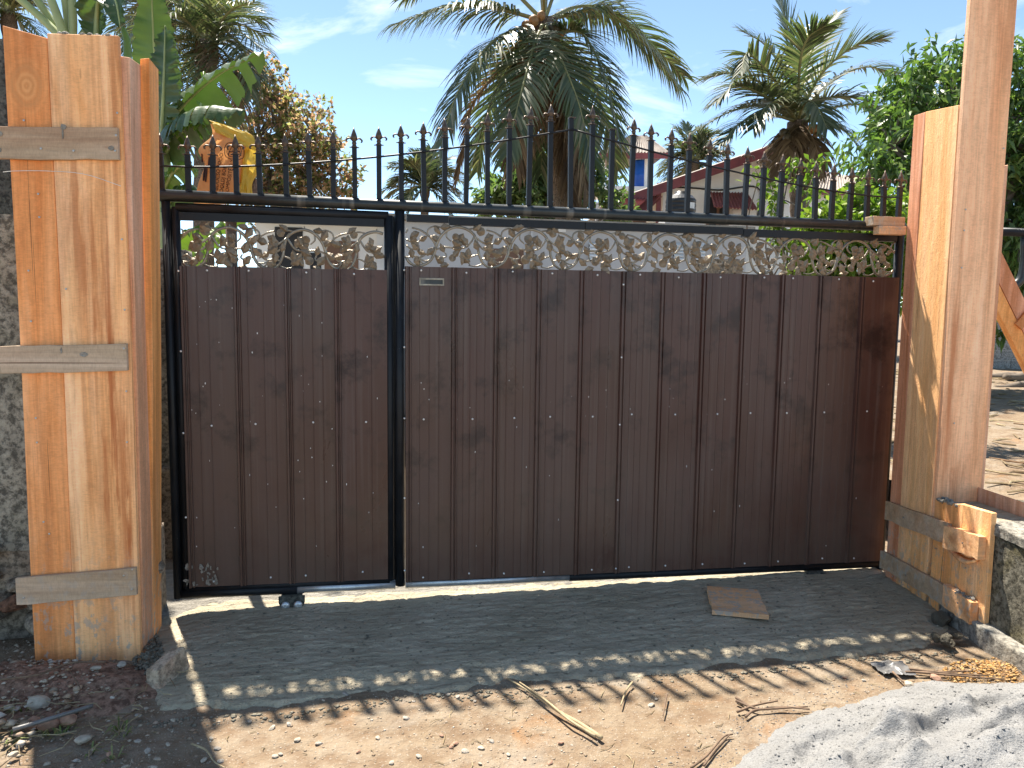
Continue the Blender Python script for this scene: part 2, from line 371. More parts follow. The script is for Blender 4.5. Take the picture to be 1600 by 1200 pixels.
M['stones'] = m_island('stones', [(0, (.24, .17, .11)), (.3, (.36, .28, .20)), (.6, (.50, .42, .32)), (.8, (.36, .22, .13)), (1, (.62, .56, .47))])
M['straw'] = m_island('straw', [(0, (.15, .105, .06)), (.4, (.30, .22, .12)), (.8, (.42, .34, .2)), (1, (.22, .13, .07))])
M['lateritegravel'] = m_island('laterite_gravel', [(0, (.36, .17, .05)), (.5, (.48, .27, .09)), (1, (.55, .38, .19))])
def m_stone1(name, c): return m_plain(name, c, .85, 0, .25, 1.6, .2)
M['stonepale'] = m_stone1('stone_pale', (.42, .36, .28)); M['stonegrey'] = m_stone1('stone_grey', (.34, .30, .25)); M['stonered'] = m_stone1('stone_red', (.36, .21, .14))
M['twig'] = m_plain('twig', (.17, .11, .07), .85, 0, .4, 30); M['drystalk'] = m_plain('dry_stalk', (.40, .31, .18), .8, 0, .3, 30)
M['grass'] = m_island('grass_blades', [(0, (.10, .14, .03)), (.6, (.17, .20, .06)), (1, (.35, .31, .14))], .6)

def m_leaf(name, stops, trans=.35, rough=.42, spec=.4, tcol=(1.15, 1.4, .7)):
    t = NT(name); r = t.new('NewGeometry').outputs['Random Per Island']
    c = t.ramp(r, stops); t.done(c, rough, None, None, spec)
    tr = t.new('BsdfTranslucent'); t.put(tr.inputs[0], t.mix(1, c, tcol or (1.5, 1.6, .7), 'MULTIPLY'))
    ms = t.new('MixShader'); ms.inputs[0].default_value = trans
    t.l.new(t.b.outputs[0], ms.inputs[1]); t.l.new(tr.outputs[0], ms.inputs[2]); t.l.new(ms.outputs[0], t.out.inputs[0])
    return t.m
M['palmleaf'] = m_leaf('palm_leaflets', [(0, (.048, .068, .036)), (.4, (.078, .104, .052)), (.75, (.125, .142, .072)), (1, (.22, .195, .12))], .3, .33)
M['palmolive'] = m_leaf('palm_leaflets_olive', [(0, (.055, .075, .036)), (.5, (.10, .118, .062)), (.85, (.16, .16, .09)), (1, (.25, .215, .14))], .28, .36)
M['palmdead'] = m_leaf('palm_leaflets_dead', [(0, (.085, .055, .030)), (.6, (.16, .105, .058)), (1, (.26, .18, .10))], .2, .7, .2, (1.1, 1, .8))
M['rachis'] = m_plain('palm_rachis', (.20, .19, .075), .5, 0, .3, 4); M['rachisdead'] = m_plain('dead_rachis', (.20, .13, .07), .8, 0, .3, 4)
M['palmtrunk'] = m_moss('palm_trunk', (.24, .18, .135), (.095, .07, .052), (.17, .13, .09))
M['coconut'] = m_plain('coconut_husk', (.30, .15, .055), .5, 0, .3, 5)
M['coconutgreen'] = m_plain('coconut_dark', (.07, .055, .028), .5, 0, .3, 5)
M['mango'] = m_leaf('mango_leaves', [(0, (.055, .095, .03)), (.5, (.10, .165, .046)), (.85, (.16, .23, .065)), (1, (.24, .29, .10))], .45, .36, .5)
M['bushgreen'] = m_leaf('bush_leaves', [(0, (.065, .10, .045)), (.6, (.13, .18, .07)), (1, (.22, .25, .10))], .48, .45)
M['lime'] = m_leaf('lime_leaves', [(0, (.10, .17, .022)), (.5, (.17, .25, .03)), (1, (.28, .33, .06))], .45, .45)
M['redleaf'] = m_leaf('red_flush_leaves', [(0, (.11, .15, .05)), (.4, (.20, .23, .08)), (.5, (.40, .27, .17)), (.75, (.50, .30, .22)), (.9, (.45, .36, .20)), (1, (.26, .32, .11))], .65, .5, .3, (1.25, 1.2, .95))
M['bark'] = m_plain('bark', (.16, .125, .095), .9, 0, .35, 9, .5)
def m_banana(name, lo, hi):
    t = NT(name); n = t.noise(t.co((3, 3, 3), rnd=20), 1, 4); c = t.ramp(n, [(.3, lo), (.7, hi)])
    t.done(c, .38, t.bump(t.noise(t.co((8, 8, 60), rnd=5), 1, 3), .25, .01), None, .5)
    tr = t.new('BsdfTranslucent'); t.put(tr.inputs[0], t.mix(1, c, (1.4, 1.7, .6), 'MULTIPLY'))
    ms = t.new('MixShader'); ms.inputs[0].default_value = .2
    t.l.new(t.b.outputs[0], ms.inputs[1]); t.l.new(tr.outputs[0], ms.inputs[2]); t.l.new(ms.outputs[0], t.out.inputs[0]); return t.m
M['banana'] = m_banana('banana_leaf', (.045, .080, .030), (.080, .125, .050))
M['bananalight'] = m_banana('banana_leaf_young', (.11, .19, .03), (.17, .26, .05))
M['petiole'] = m_plain('banana_petiole', (.33, .38, .16), .45, 0, .25, 5)
M['whitewall'] = m_plain('white_wash', (.82, .80, .76), .85, 0, .10, 1.2, .1)
M['greywall'] = m_plain('grey_render', (.50, .50, .50), .85, 0, .12, 1.5, .1)
M['redpaint'] = m_plain('maroon_paint', (.20, .045, .045), .55, 0, .3, 3)
M['redsheet'] = m_plain('red_sheet', (.26, .075, .065), .5, 0, .3, 2)
M['asbestos'] = m_plain('grey_roof_sheet', (.36, .31, .27), .85, 0, .3, 3)
M['dark'] = m_plain('dark_interior', (.02, .02, .022), .7)
M['brownwood'] = m_plain('brown_joinery', (.16, .085, .05), .6, 0, .3, 5)
M['glass'] = NT('window_glass').done((.03, .035, .04), .08, None, 0, .6)
M['blacktank'] = m_plain('black_polyethylene', (.022, .023, .026), .38, 0, .2, 3)
M['bluetank'] = m_plain('blue_plastic', (.012, .11, .50), .4, 0, .2, 3)
M['labelwhite'] = m_plain('white_label', (.75, .75, .74), .6)
M['blockwall'] = m_moss('concrete_block', (.36, .36, .355), (.24, .24, .235), (.30, .30, .29))
M['ink'] = m_plain('brown_ink', (.055, .022, .015), .8)
M['plastic'] = m_plain('grey_plastic', (.16, .155, .15), .4, 0, .3, 12)
M['string'] = m_plain('nylon_string', (.75, .72, .66), .5)
M['brick'] = m_moss('fired_brick', (.62, .50, .37), (.44, .33, .23), (.55, .30, .20))
def m_sack(name, a, b):
    t = NT(name); n = t.noise(t.co((5, 5, 5)), 1, 6, .65, .4); f = t.noise(t.co((70, 70, 70)), 1, 3)
    c = t.ramp(n, [(.3, a), (.7, b)]); t.done(c, .6, t.bump(n, .5, .02, t.bump(f, .2, .002)), None, .35)
    tr = t.new('BsdfTranslucent'); t.put(tr.inputs[0], c); ms = t.new('MixShader'); ms.inputs[0].default_value = .35
    t.l.new(t.b.outputs[0], ms.inputs[1]); t.l.new(tr.outputs[0], ms.inputs[2]); t.l.new(ms.outputs[0], t.out.inputs[0]); return t.m
M['sackorange'] = m_sack('sack_orange', (.68, .33, .11), (.78, .45, .19)); M['sackyellow'] = m_sack('sack_yellow', (.66, .46, .05), (.78, .58, .12))

# ------------------------------------------------------------------ ground, apron, yard
def lines(a, b, step, far, grow=1.22):
    c = list(np.arange(a, b + 1e-6, step)); s = step; lo = [a]; hi = [c[-1]]
    while hi[-1] < far: s *= grow; hi.append(hi[-1] + s)
    s = step
    while lo[-1] > -far: s *= grow; lo.append(lo[-1] - s)
    return np.array(lo[:0:-1] + c + hi[1:])
def ground_h(X, Y):
    near = sstep(9, 5, np.hypot(X, Y - 3))
    return near * (.016 * fbm(X * 1.6, Y * 1.6, 3, 3) + .010 * fbm(X * 9, Y * 9, 5, 4)) - .006
xs = lines(-2.5, 3.0, .016, 400); ys = lines(1.9, 4.4, .016, 400)
X, Y = np.meshgrid(xs, ys, indexing='ij')
tag(link('ground', gridmesh('ground', X, Y, ground_h(X, Y), M['dirt'])), kind='structure')

def apron_h(U, V):
    vf = -.895 - .045 * sstep(.3, 2.5, U) + .06 * fbm(U * 4, U * 0 + 2, 9, 4) + .035 * fbm(U * 17, V * 9, 10, 3)
    vf = np.maximum(vf, -.93 + (U - 3.42) * .75 + .05 * vn(U * 14, V * 14, 4))
    uL = np.where(V > -.45, -.03, -.03 + (-.45 - V) * .40) + .04 * fbm(V * 6, V * 0, 12, 3)
    d = np.minimum(np.minimum(V - vf, (U - uL) * .8), 9)
    edge = sstep(-.028 , .022, d + .012 * vn(U * 40, V * 40, 34))
    z = .026 + .008 * fbm(U * 2.2, V * 5, 21, 3) + .0075 * fbm(U * 9, V * 34, 25, 4) + .006 * fbm(U * 30, V * 40, 29, 3)
    crumb = (.016 * np.maximum(0, vn(U * 46, V * 46, 33)) + .012 * fbm(U * 18, V * 18, 37, 3)) * sstep(.16, 0, d)
    z = z * (.22 + .78 * sstep(.0, .20, d + .03 * fbm(U * 7, V * 7, 39, 3)))
    return -.05 + (z + .05 + crumb * .7) * edge
us = np.arange(-.2, 3.9, .010); vs_ = np.arange(-1.06, .10, .008)
U, V = np.meshgrid(us, vs_, indexing='ij')
ap = tag(link('concrete_apron', gridmesh('concrete_apron', U, V, apron_h(U, V), M['wet'])), kind='structure'); ap.matrix_world = GM
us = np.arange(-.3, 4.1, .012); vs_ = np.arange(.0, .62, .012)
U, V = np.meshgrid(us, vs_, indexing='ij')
tk = tag(link('track_bed', gridmesh('track_bed', U, V - .02, .006 + .034 * sstep(0, .16, V) + .012 * fbm(U * 10, V * 16, 41, 4), M['mortar'])), kind='structure'); tk.matrix_world = GM  # concrete like the apron; separate tone put in for the sunlit band
# raised yard beyond the right-hand pier
us = lines(4.25, 9, .06, 60); us = us[us > 4.2]; vs_ = lines(-.3, 9, .06, 60); vs_ = vs_[vs_ > -.32]
U, V = np.meshgrid(us, vs_, indexing='ij')
yd = tag(link('yard', gridmesh('yard', U, V, .43 + .05 * fbm(U * 1.2, V * 1.2, 51, 4) + .02 * fbm(U * 6, V * 6, 52, 3), M['dirt'])), kind='structure'); yd.matrix_world = GM

# ------------------------------------------------------------------ the gate
ZT = 1.985
def zb(u): return .117 - .0163 * u
def pan_mesh(name, width, z0, z1, d0, d1, rib=True, grooves=(.070, .117, .165)):
    k = width / .224; pr = []
    if rib: pr += [(.001, 0), (.005, -.013), (.013, -.013), (.017, -.003), (.021, -.003), (.025, -.010), (.029, -.010), (.033, 0)]
    else: pr += [(.001, 0)]
    for g in grooves: pr += [(g * k - .0012, 0), (g * k - .0002, -.0016), (g * k + .0014, -.0016), (g * k + .0026, 0)]
    pr += [(width + .006, 0)]
    mb = MB(); n = len(pr)
    fr = [(x, y, z0 - d0 * 0 + (d1 - d0) * x / width + 0) for x, y in pr]
    mb.add([(x, y, z0 + d0 + (d1 - d0) * x / width) for x, y in pr] + [(x, y, z1) for x, y in pr] +
           [(x, y + .0012, z0 + d0 + (d1 - d0) * x / width) for x, y in pr] + [(x, y + .0012, z1) for x, y in pr],
           [(i, i + 1, n + i + 1, n + i) for i in range(n - 1)] + [(2 * n + i + 1, 2 * n + i, 3 * n + i, 3 * n + i + 1) for i in range(n - 1)] +
           [(n + i, n + i + 1, 3 * n + i + 1, 3 * n + i) for i in range(n - 1)] + [(0, n, 3 * n, 2 * n), (n - 1, 3 * n - 1, 4 * n - 1, 2 * n - 1)])
    return mb.mesh(name, M['sheet'])
scr = MB(); scr.lathe([(.0052, 0), (.0052, .002), (.0035, .004), (.001, .0048)], 8, M=Matrix.Rotation(rad(90), 3, 'X'))
SCREW = scr.mesh('screw', M['screw'], True)
def screw(parent, u, v, z):
    o = link('screw', SCREW, parent); o.location = (u, v, z); return o

# cast vine filigree: one unit, stems as a mesh, leaves and roses as pieces of it
def leaf_shape():
    mb = MB(); pr = [(0, 0), (.2, .62), (.40, 1.0), (.62, .70), (.72, .62), (1, 0)]
    L, Wd = .068, .0225; vs = []
    for t_, w_ in pr: vs += [(t_ * L, -.004 - .006 * math.sin(t_ * 3.1), 0), (t_ * L, .001 - .002 * math.sin(t_ * 9), Wd * w_), (t_ * L, .001 + .002 * math.sin(t_ * 9), -Wd * w_)]
    fs = []
    for i in range(5):
        a, b = i * 3, i * 3 + 3
        fs += [(a, b, b + 1, a + 1), (a, a + 2, b + 2, b)]
    n = len(vs); vs2 = [(x, y + .0035, z) for x, y, z in vs]
    fs += [tuple(n + k for k in reversed(f)) for f in fs]
    rim = [i * 3 + 1 for i in range(6)]; rim2 = [i * 3 + 2 for i in range(6)]
    for r_ in (rim, rim2):
        for i in range(5): fs.append((r_[i], r_[i + 1], n + r_[i + 1], n + r_[i]))
    return mb.add(vs + vs2, fs).mesh('leaf', M['bronzeleaf'])
def rose_shape():
    mb = MB()
    for k, (r_, h, ph) in enumerate(((.029, .002, 0), (.020, .006, .6), (.011, .009, 1.1))):
        vs = [(0, -h - .002, 0)]; n = 12
        for i in range(n):
            a = 2 * math.pi * i / n + ph; q = r_ * (1 - .16 * abs(math.sin(2.5 * a + ph)))
            vs.append((q * math.cos(a), -h + .003 * math.cos(2 * a), q * math.sin(a)))
        for i in range(n):
            a = 2 * math.pi * i / n + ph; q = r_ * .9; vs.append((q * math.cos(a), .003 - h + .004, q * math.sin(a)))
        mb.add(vs, [(0, 1 + (i + 1) % n, 1 + i) for i in range(n)] + [(1 + i, 1 + (i + 1) % n, n + 1 + (i + 1) % n, n + 1 + i) for i in range(n)])
    return mb.mesh('rose', M['bronzeleaf'])
LEAF, ROSE = leaf_shape(), rose_shape()
PER, FH = .366, .222
STEMS = [([(.25, .03), (.36, .07), (.45, .18), (.50, .36), (.52, .50), (.57, .70), (.67, .87), (.80, .95), (.94, .90), (1.04, .76), (1.08, .55), (1.10, .34), (1.16, .13), (1.25, .03)], .0062),
         ([(.52, .48), (.48, .63), (.40, .76), (.30, .86), (.20, .90)], .0042), ([(.52, .42), (.62, .48), (.74, .47), (.84, .38)], .004),
         ([(.50, .30), (.60, .24), (.66, .28), (.64, .36)], .0036), ([(1.05, .74), (1.14, .62), (1.24, .56), (1.30, .60)], .004),
         ([(1.04, .76), (.99, .62), (.93, .50), (.84, .46)], .004), ([(1.08, .58), (1.17, .44), (1.27, .40)], .0036),
         ([(.40, .76), (.42, .88), (.50, .95), (.58, .93)], .0034), ([(1.13, .22), (1.22, .26), (1.32, .24), (1.38, .30)], .0034),
         ([(.67, .87), (.66, .72), (.72, .62)], .0034), ([(.36, .07), (.30, .20), (.36, .32), (.42, .28)], .0034), ([(.45, .18), (.36, .16), (.28, .24)], .003), ([(.94, .90), (1.06, .93), (1.14, .86), (1.12, .78)], .0034), ([(1.10, .34), (1.00, .28), (.94, .18), (.98, .10)], .0034), ([(1.16, .13), (1.06, .06), (.96, .08)], .003), ([(.57, .70), (.50, .74), (.46, .70)], .003), ([(.74, .47), (.80, .56), (.88, .58), (.92, .52)], .003), ([(.80, .95), (.80, 1.02)], .003), ([(.25, .03), (.25, -.03)], .003)]
LEAVES = [(.20, .90, 150), (.34, .84, 60), (.30, .80, 215), (.84, .40, -50), (.76, .48, 35), (.64, .36, 110), (1.30, .60, 20), (1.22, .57, 95), (.86, .47, 195), (.94, .53, 120),
          (1.27, .40, -20), (1.19, .43, -80), (.56, .93, 10), (.50, .95, -60), (1.38, .30, 40), (1.24, .26, -70), (.72, .62, -30), (.70, .10, 200), (.82, .08, -35), (.62, .12, 130), (.93, .20, 75), (.90, .80, -110), (.02, .88, 30), (.55, .60, 150), (.10, .42, 100), (.30, .40, 150), (.98, .14, 160), (.88, .28, 250), (.74, .24, 60), (.22, .62, -50)]
ROSES = [(.22, .62), (.74, .24), (.12, .86), (.78, .72)]
def filigree(parent, u0, u1, z0, v, mir=False, per=PER, fh=FH, phase=0.0, seed=1):
    R = random.Random(seed); st = MB(); L = u1 - u0; n = int(L / per) + 3
    pan = link('filigree', None, parent) if False else None
    lv = []
    for k in range(-2, n):
        off = (k + phase) * per
        def pos(x, y): x = x * per + off; x = L - x if mir else x; return x, y * fh
        for pts, r_ in STEMS:
            c = [Vector((*pos(x, y),)) for x, y in pts]; c = bez([(p.x, 0, p.y) for p in c], len(pts) * 3)
            c = [p for p in c if .0 <= p.x <= L]
            if len(c) > 2: st.tube([(p.x, -.002 * math.sin(i * .4), p.z) for i, p in enumerate(c)], [r_ * (1.4 - .6 * abs(i / len(c) - .3)) for i in range(len(c))], 6)
        for x, y, a in LEAVES:
            px_, pz = pos(x + R.uniform(-.015, .015), y + R.uniform(-.02, .02)); a = 180 - a if mir else a
            ex = px_ + .05 * math.cos(rad(a)); ez = pz + .05 * math.sin(rad(a))
            if ex < .004 or ex > L - .004 or px_ < .01 or px_ > L - .01 or ez < -.012 or ez > fh + .004: continue
            lv.append((LEAF, px_, pz, a + R.uniform(-12, 12), R.uniform(.68, 1.0)))
        for x, y in ROSES:
            px_, pz = pos(x, y)
            if px_ < .03 or px_ > L - .03: continue
            lv.append((ROSE, px_, min(max(pz, .022), fh - .025), R.uniform(0, 360), R.uniform(.65, .9)))
    f = st.build('filigree', M['bronze'], parent, True); f.location = (u0, v, z0)
    for me, x, z, a, s in lv:
        o = link(me.name.split('.')[0], me, f); o.location = (x, -.006 - R.uniform(0, .006), z); o.scale = (s, 1, s)
        o.rotation_euler = (R.uniform(-.35, .35), -rad(a), R.uniform(-.25, .25))
    return f

gate = thing('sliding_gate', 'black framed sliding gate clad in dark brown metal sheets with arched row of spear pickets', 'gate'); gate.matrix_world = GM
TR = .027
MB().tube([(.0, 0, ZT), (1.3, 0, ZT - .006), (2.6, 0, ZT - .010), (3.875, 0, ZT - .018)], TR, 14).build('top_rail', M['rail'], gate, True)
MB().tube([(.050, 0, zb(0) - .02), (.050, 0, ZT - TR)], .0195, 12).build('frame_post', M['black'], gate, True)
MB().tube([(1.103, 0, zb(1.1) - .005), (1.103, 0, ZT - TR - .006)], .024, 12).build('frame_post', M['black'], gate, True)
MB().tube([(3.852, 0, -.0), (3.852, 0, ZT - TR - .018)], .024, 12).build('frame_post', M['black'], gate, True)
MB().tube([(.066, 0, zb(0)), (.60, 0, zb(.6))], .024, 12).build('bottom_rail', M['black'], gate, True)
MB().tube([(.60, 0, zb(.6)), (1.078, 0, zb(1.08))], .0235, 12).build('bottom_rail', M['galv'], gate, True)
MB().tube([(1.128, 0, zb(1.1)), (1.985, 0, zb(1.98))], .0235, 12).build('bottom_rail', M['galv'], gate, True)
MB().tube([(1.985, 0, zb(1.98)), (3.83, 0, zb(3.85))], .024, 12).build('bottom_rail', M['black'], gate, True)
hb = MB()
for a, b, dz in ((1.135, 1.34, -.000), (1.34, 2.03, -.006), (2.03, 2.90, -.006), (2.90, 3.825, -.012)): hb.box(a + .002, b - .002, -.020, .016, 1.905 + dz * 1.5, 1.938 + dz)
hb.build('head_bar', M['black'], gate)
hb = MB(); hb.box(1.128, 3.828, .0, .018, 1.655, 1.685); hb.build('lock_rail', M['black'], gate)
hb = MB(); hb.box(.056, .086, .021, .024, .10, 1.93); hb.build('light_block_strip', M['black'], gate)  # added strip behind the stile gap, keeps sun from leaking through
hb = MB(); hb.box(1.058, 1.083, .024, .027, .10, 1.93); hb.build('light_block_strip', M['black'], gate)  # same added light-blocking strip at the other stile
hb = MB(); hb.box(1.128, 3.828, .0, .018, .93, .96); hb.build('middle_rail', M['black'], gate)
hb = MB(); hb.hexa([(1.13, -.0262, zb(1.13) + .018), (3.826, -.0262, zb(3.83) + .018), (3.826, .004, zb(3.83) + .018), (1.13, .004, zb(1.13) + .018)], [(1.13, -.0262, zb(1.13) + .05), (3.826, -.0262, zb(3.83) + .05), (3.826, .004, zb(3.83) + .05), (1.13, .004, zb(1.13) + .05)]); hb.build('light_block_bar', M['black'], gate)  # added filler above the bottom rail, blocks a line of sun
edges = [1.125, 1.351, 1.563, 1.779, 2.001, 2.224, 2.438, 2.668, 2.895, 3.12, 3.346, 3.60, 3.838]
for i in range(12):
    a, b = edges[i], edges[i + 1]
    gv = [(.07, .117, .165), (.065, .10, .135, .18), (.07, .12, .16, .20), (.06, .11, .15)][i % 4]
    if i == 11: gv = ()
    o = link('cladding_panel', pan_mesh('cladding_panel', b - a, 0, 1.690, zb(a) + .022, zb(b) + .022, True, gv), gate); o.location = (a, -.028 - .0018 * (i % 2), 0)
    for z in (1.670, .945, zb(a) + .045):
        if rng.random() < .93: screw(gate, a + (.10 if z > 1.6 else .09) + rng.uniform(-.03, .03), -.0300, z + rng.uniform(-.006, .006))
for z in (1.672, 1.30, .95, .55, .18): screw(gate, 1.122 + .001, -.0300, z); screw(gate, 2.232, -.043, z - .05)
fil1 = filigree(gate, 1.132, 3.826, 1.686, -.004, seed=3, fh=.212, phase=-.12)
slot = MB(); slot.box(1.195, 1.315, -.036, -.029, 1.600, 1.607).box(1.195, 1.315, -.036, -.029, 1.628, 1.636).box(1.195, 1.201, -.036, -.029, 1.607, 1.628).box(1.309, 1.315, -.036, -.029, 1.607, 1.628)
slot = slot.build('slot_plate', M['bronze'], gate); MB().box(1.201, 1.309, -.031, -.0295, 1.607, 1.628).build('slot_flap', M['rail'], slot)
# spear pickets along the arched top, one object each
SPK = [0.035, 0.149, 0.253, 0.358, 0.462, 0.579, 0.685, 0.793, 0.893, 1.006, 1.112, 1.221, 1.32, 1.425, 1.532, 1.640, 1.739, 1.849, 1.955, 2.065, 2.168, 2.275, 2.379, 2.484, 2.584, 2.694, 2.803, 2.909, 3.009, 3.113, 3.219, 3.323, 3.423, 3.532, 3.638, 3.740, 3.835]
def spk_top(u):                                   # height of the square bar, without the spear
    if u < 1.95: return 2.168 + .250 * max(0, (u - .1) / 1.85) ** 1.6 + .02 * max(0, u - .2) / 1.75
    return 2.181 + .258 * max(0, (3.7 - u) / 1.75) ** 1.45
def spear_mesh():
    mb = MB()
    mb.lathe([(.0135, 0), (.0145, .004), (.009, .009), (.008, .022), (.0105, .026), (.0085, .031), (.0075, .038), (.012, .050), (.0135, .062), (.010, .082), (.0045, .104), (.0008, .122)], 8)
    for s in (-1, 1):
        mb.tube([(s * .004, 0, .040), (s * .013, 0, .055), (s * .024, 0, .056), (s * .031, 0, .046), (s * .031, 0, .036), (s * .027, 0, .032)], [.0045, .0055, .005, .0042, .0035, .003], 6)
    mb.box(-.019, .019, -.004, .004, -.001, .0035)
    return mb.mesh('spear_head', M['spear'], True)
SPEAR = spear_mesh()
rod = []
for i, u in enumerate(SPK):
    zt = spk_top(u); lean = rng.uniform(-.006, .006)
    p = MB(); hw = .0115
    z0 = ZT + TR - .006 - .0047 * u
    p.hexa([(u - hw, -hw, z0), (u + hw, -hw, z0), (u + hw, hw, z0), (u - hw, hw, z0)], [(u - hw + lean, -hw, zt), (u + hw + lean, -hw, zt), (u + hw + lean, hw, zt), (u - hw + lean, hw, zt)])
    p.lathe([(.017, -.003), (.016, .003), (.012, .008), (.006, .010)], 7, (u, 0, z0 + .002))
    po = p.build('picket', M['black'], gate)
    if i not in (18, 20):
        s = link('spear_head', SPEAR, po); s.location = (u + lean, 0, zt + .0005); s.rotation_euler = (0, rng.uniform(-.03, .03), rng.uniform(-.25, .25)); s.scale = (1.18, 1.18, rng.uniform(.70, .77))
    else:
        MB().box(u - .017, u + .017, -.017, .017, zt + .001, zt + .006).build('cap_plate', M['spear'], po)
    rod.append((u, -.0145, zt - .055))
MB().tube([rod[0]] + rod[1:19], .0048, 6).build('arch_rod', M['black'], gate, True)
MB().tube(rod[18:], .0048, 6).build('arch_rod', M['black'], gate, True)
def roller(u, z):
    mb = MB(); mb.prism([(u - .062, z - .002), (u + .062, z - .002), (u + .062, z - .035), (u + .048, z - .068), (u + .014, z - .072), (u, z - .058), (u - .014, z - .072), (u - .048, z - .068), (u - .062, z - .035)], -.030, -.024)
    mb.box(u - .05, u + .05, -.024, .024, z - .008, z - .001)
    b = mb.build('roller_bracket', M['darkcol'], gate)
    for s in (-1, 1):
        wm = MB(); wm.lathe([(.006, 0), (.018, .0), (.021, .004), (.021, .016), (.006, .016)], 16, M=Matrix.Rotation(rad(90), 3, 'X')); wo = wm.build('wheel', M['galv'], b, True); wo.location = (u + s * .030, -.0315, z - .046)
roller(.575, zb(.57) - .022); roller(3.43, zb(3.43) - .022)
hk = MB(); hk.tube([(.0, -.02, 1.50), (-.02, -.03, 1.505), (-.034, -.03, 1.498), (-.036, -.03, 1.482), (-.024, -.03, 1.476), (-.014, -.03, 1.484)], .005, 6); hk.build('hook_eye', M['black'], gate, True)

# wicket door inside the frame
wk = thing('wicket_gate', 'narrow brown clad wicket gate with vine filigree set into left end of sliding gate', 'gate'); wk.matrix_world = GM
WB = .162; r_ = .0215
MB().tube([(.092, 0, WB - .02), (.092, 0, 1.935)], .0185, 12).build('frame_stile', M['black'], wk, True)
MB().tube([(1.050, 0, WB - .035), (1.050, 0, 1.930)], r_, 12).build('frame_stile', M['black'], wk, True)
MB().tube([(.0925, 0, 1.9345), (1.0495, 0, 1.929)], r_ - .0005, 12).build('frame_rail', M['black'], wk, True)
MB().tube([(.0925, 0, WB - .0195), (1.0495, 0, WB - .0355)], r_ - .0005, 12).build('frame_rail', M['black'], wk, True)
MB().box(.106, 1.028, -.012, .010, 1.876, 1.912).build('head_bar', M['black'], wk)
MB().box(.106, 1.028, .0, .016, 1.632, 1.660).build('lock_rail', M['black'], wk)
MB().hexa([(.108, -.0258, WB - .004), (1.03, -.0258, WB - .020), (1.03, .004, WB - .020), (.108, .004, WB - .004)], [(.108, -.0258, WB + .03), (1.03, -.0258, WB + .03), (1.03, .004, WB + .03), (.108, .004, WB + .03)]).build('light_block_bar', M['black'], wk)  # added here too, shuts out sun passing under the cladding
we = [.104, .336, .562, .790, 1.034]
for i in range(4):
    a, b = we[i], we[i + 1]
    o = link('cladding_panel', pan_mesh('cladding_panel', b - a, 0, 1.668 + .002 * (i % 2), WB - .006 - .004 * i, WB - .010 - .004 * i, True, ((.07, .117), (.06, .13, .18), (.08, .125, .17), (.09, .16))[i]), wk); o.location = (a, -.0275 - .0018 * (i % 2), 0)
    for z in (1.650, .935, WB + .02): screw(wk, a + .12 + rng.uniform(-.05, .05), -.0290, z + rng.uniform(-.005, .005))
for z in (1.645, 1.28, .9, .5): screw(wk, .1035, -.041, z)
filigree(wk, .112, 1.027, 1.656, -.004, mir=True, per=.335, fh=.205, phase=.3, seed=9)

def flakes(parent, spots, mat, name='paint_splash'):
    mb = MB()
    for u, v, z, a, b in spots:
        k = 9; q = [(u + a * math.cos(6.283 * i / k) * rng.uniform(.5, 1.2), z + b * math.sin(6.283 * i / k) * rng.uniform(.5, 1.2)) for i in range(k)]
        mb.add([(x, v, zz) for x, zz in q] + [(x, v - .0012, zz) for x, zz in q], [tuple(range(k, 2 * k))] + [(i, (i + 1) % k, (i + 1) % k + k, i + k) for i in range(k)])
    return tag(mb.build(name, M[mat], parent), kind='stuff')
flakes(wk, [(rng.uniform(.09, .24), -.0305 if i % 3 else -.043, rng.uniform(.165, .26) - .0, rng.uniform(.003, .013), rng.uniform(.003, .016)) for i in range(34)], 'mortar')
flakes(wk, [(rng.uniform(.12, 1.0), -.0305, rng.uniform(.3, 1.6), rng.uniform(.0012, .003), rng.uniform(.002, .006)) for i in range(44)], 'labelwhite')
flakes(gate, [(rng.uniform(1.16, 3.78), -.0312, rng.uniform(.15, 1.2), rng.uniform(.001, .0028), rng.uniform(.002, .008)) for i in range(16)], 'labelwhite')

# ------------------------------------------------------------------ timber formwork round the two new pillars
def plank(parent, b, z0, z1, mat, top=None, name='plank', seg=10, jag=0.0, shift=(0, 0)):
    """b: four plan corners (counter-clockwise); z1 a number or two numbers (first edge, second edge); a slightly wavy board."""
    zt = z1 if isinstance(z1, (tuple, list)) else (z1, z1); mb = MB(); R = random.Random(int(b[0][0] * 999) + int(zt[0] * 77))
    c = [Vector((x, y)) for x, y in b]; vs = []; ph = R.uniform(0, 6)
    for i in range(seg + 1):
        t = i / seg
        for k, p in enumerate(c):
            zz = z0 + (zt[0 if k in (0, 3) else 1] - z0) * t
            wv = .0022 * math.sin(ph + t * 7 + k * .3)
            if i == seg and jag: zz += R.uniform(-jag, jag)
            vs.append((p.x + shift[0] * t + wv, p.y + shift[1] * t + wv * .6, zz))
    fs = [(3, 2, 1, 0), tuple(seg * 4 + k for k in range(4))]
    for i in range(seg):
        for k in range(4): a = i * 4 + k; b_ = i * 4 + (k + 1) % 4; fs.append((a, b_, b_ + 4, a + 4))
    o = mb.add(vs, fs).build(name, mat, parent)
    bv = o.modifiers.new('edge', 'BEVEL'); bv.width = .0018; bv.segments = 1; bv.limit_method = 'ANGLE'
    return o
def nails(parent, pts, d=(0, -1, 0), r=.0042):
    mb = MB(); q = Vector((0, 0, 1)).rotation_difference(Vector(d)).to_matrix()
    for p in pts: mb.lathe([(r * .4, -.01), (r * .4, .002), (r, .002), (r, .004), (r * .3, .0046)], 7, p, q)
    return tag(mb.build('nails', M['nail'], parent), kind='stuff')

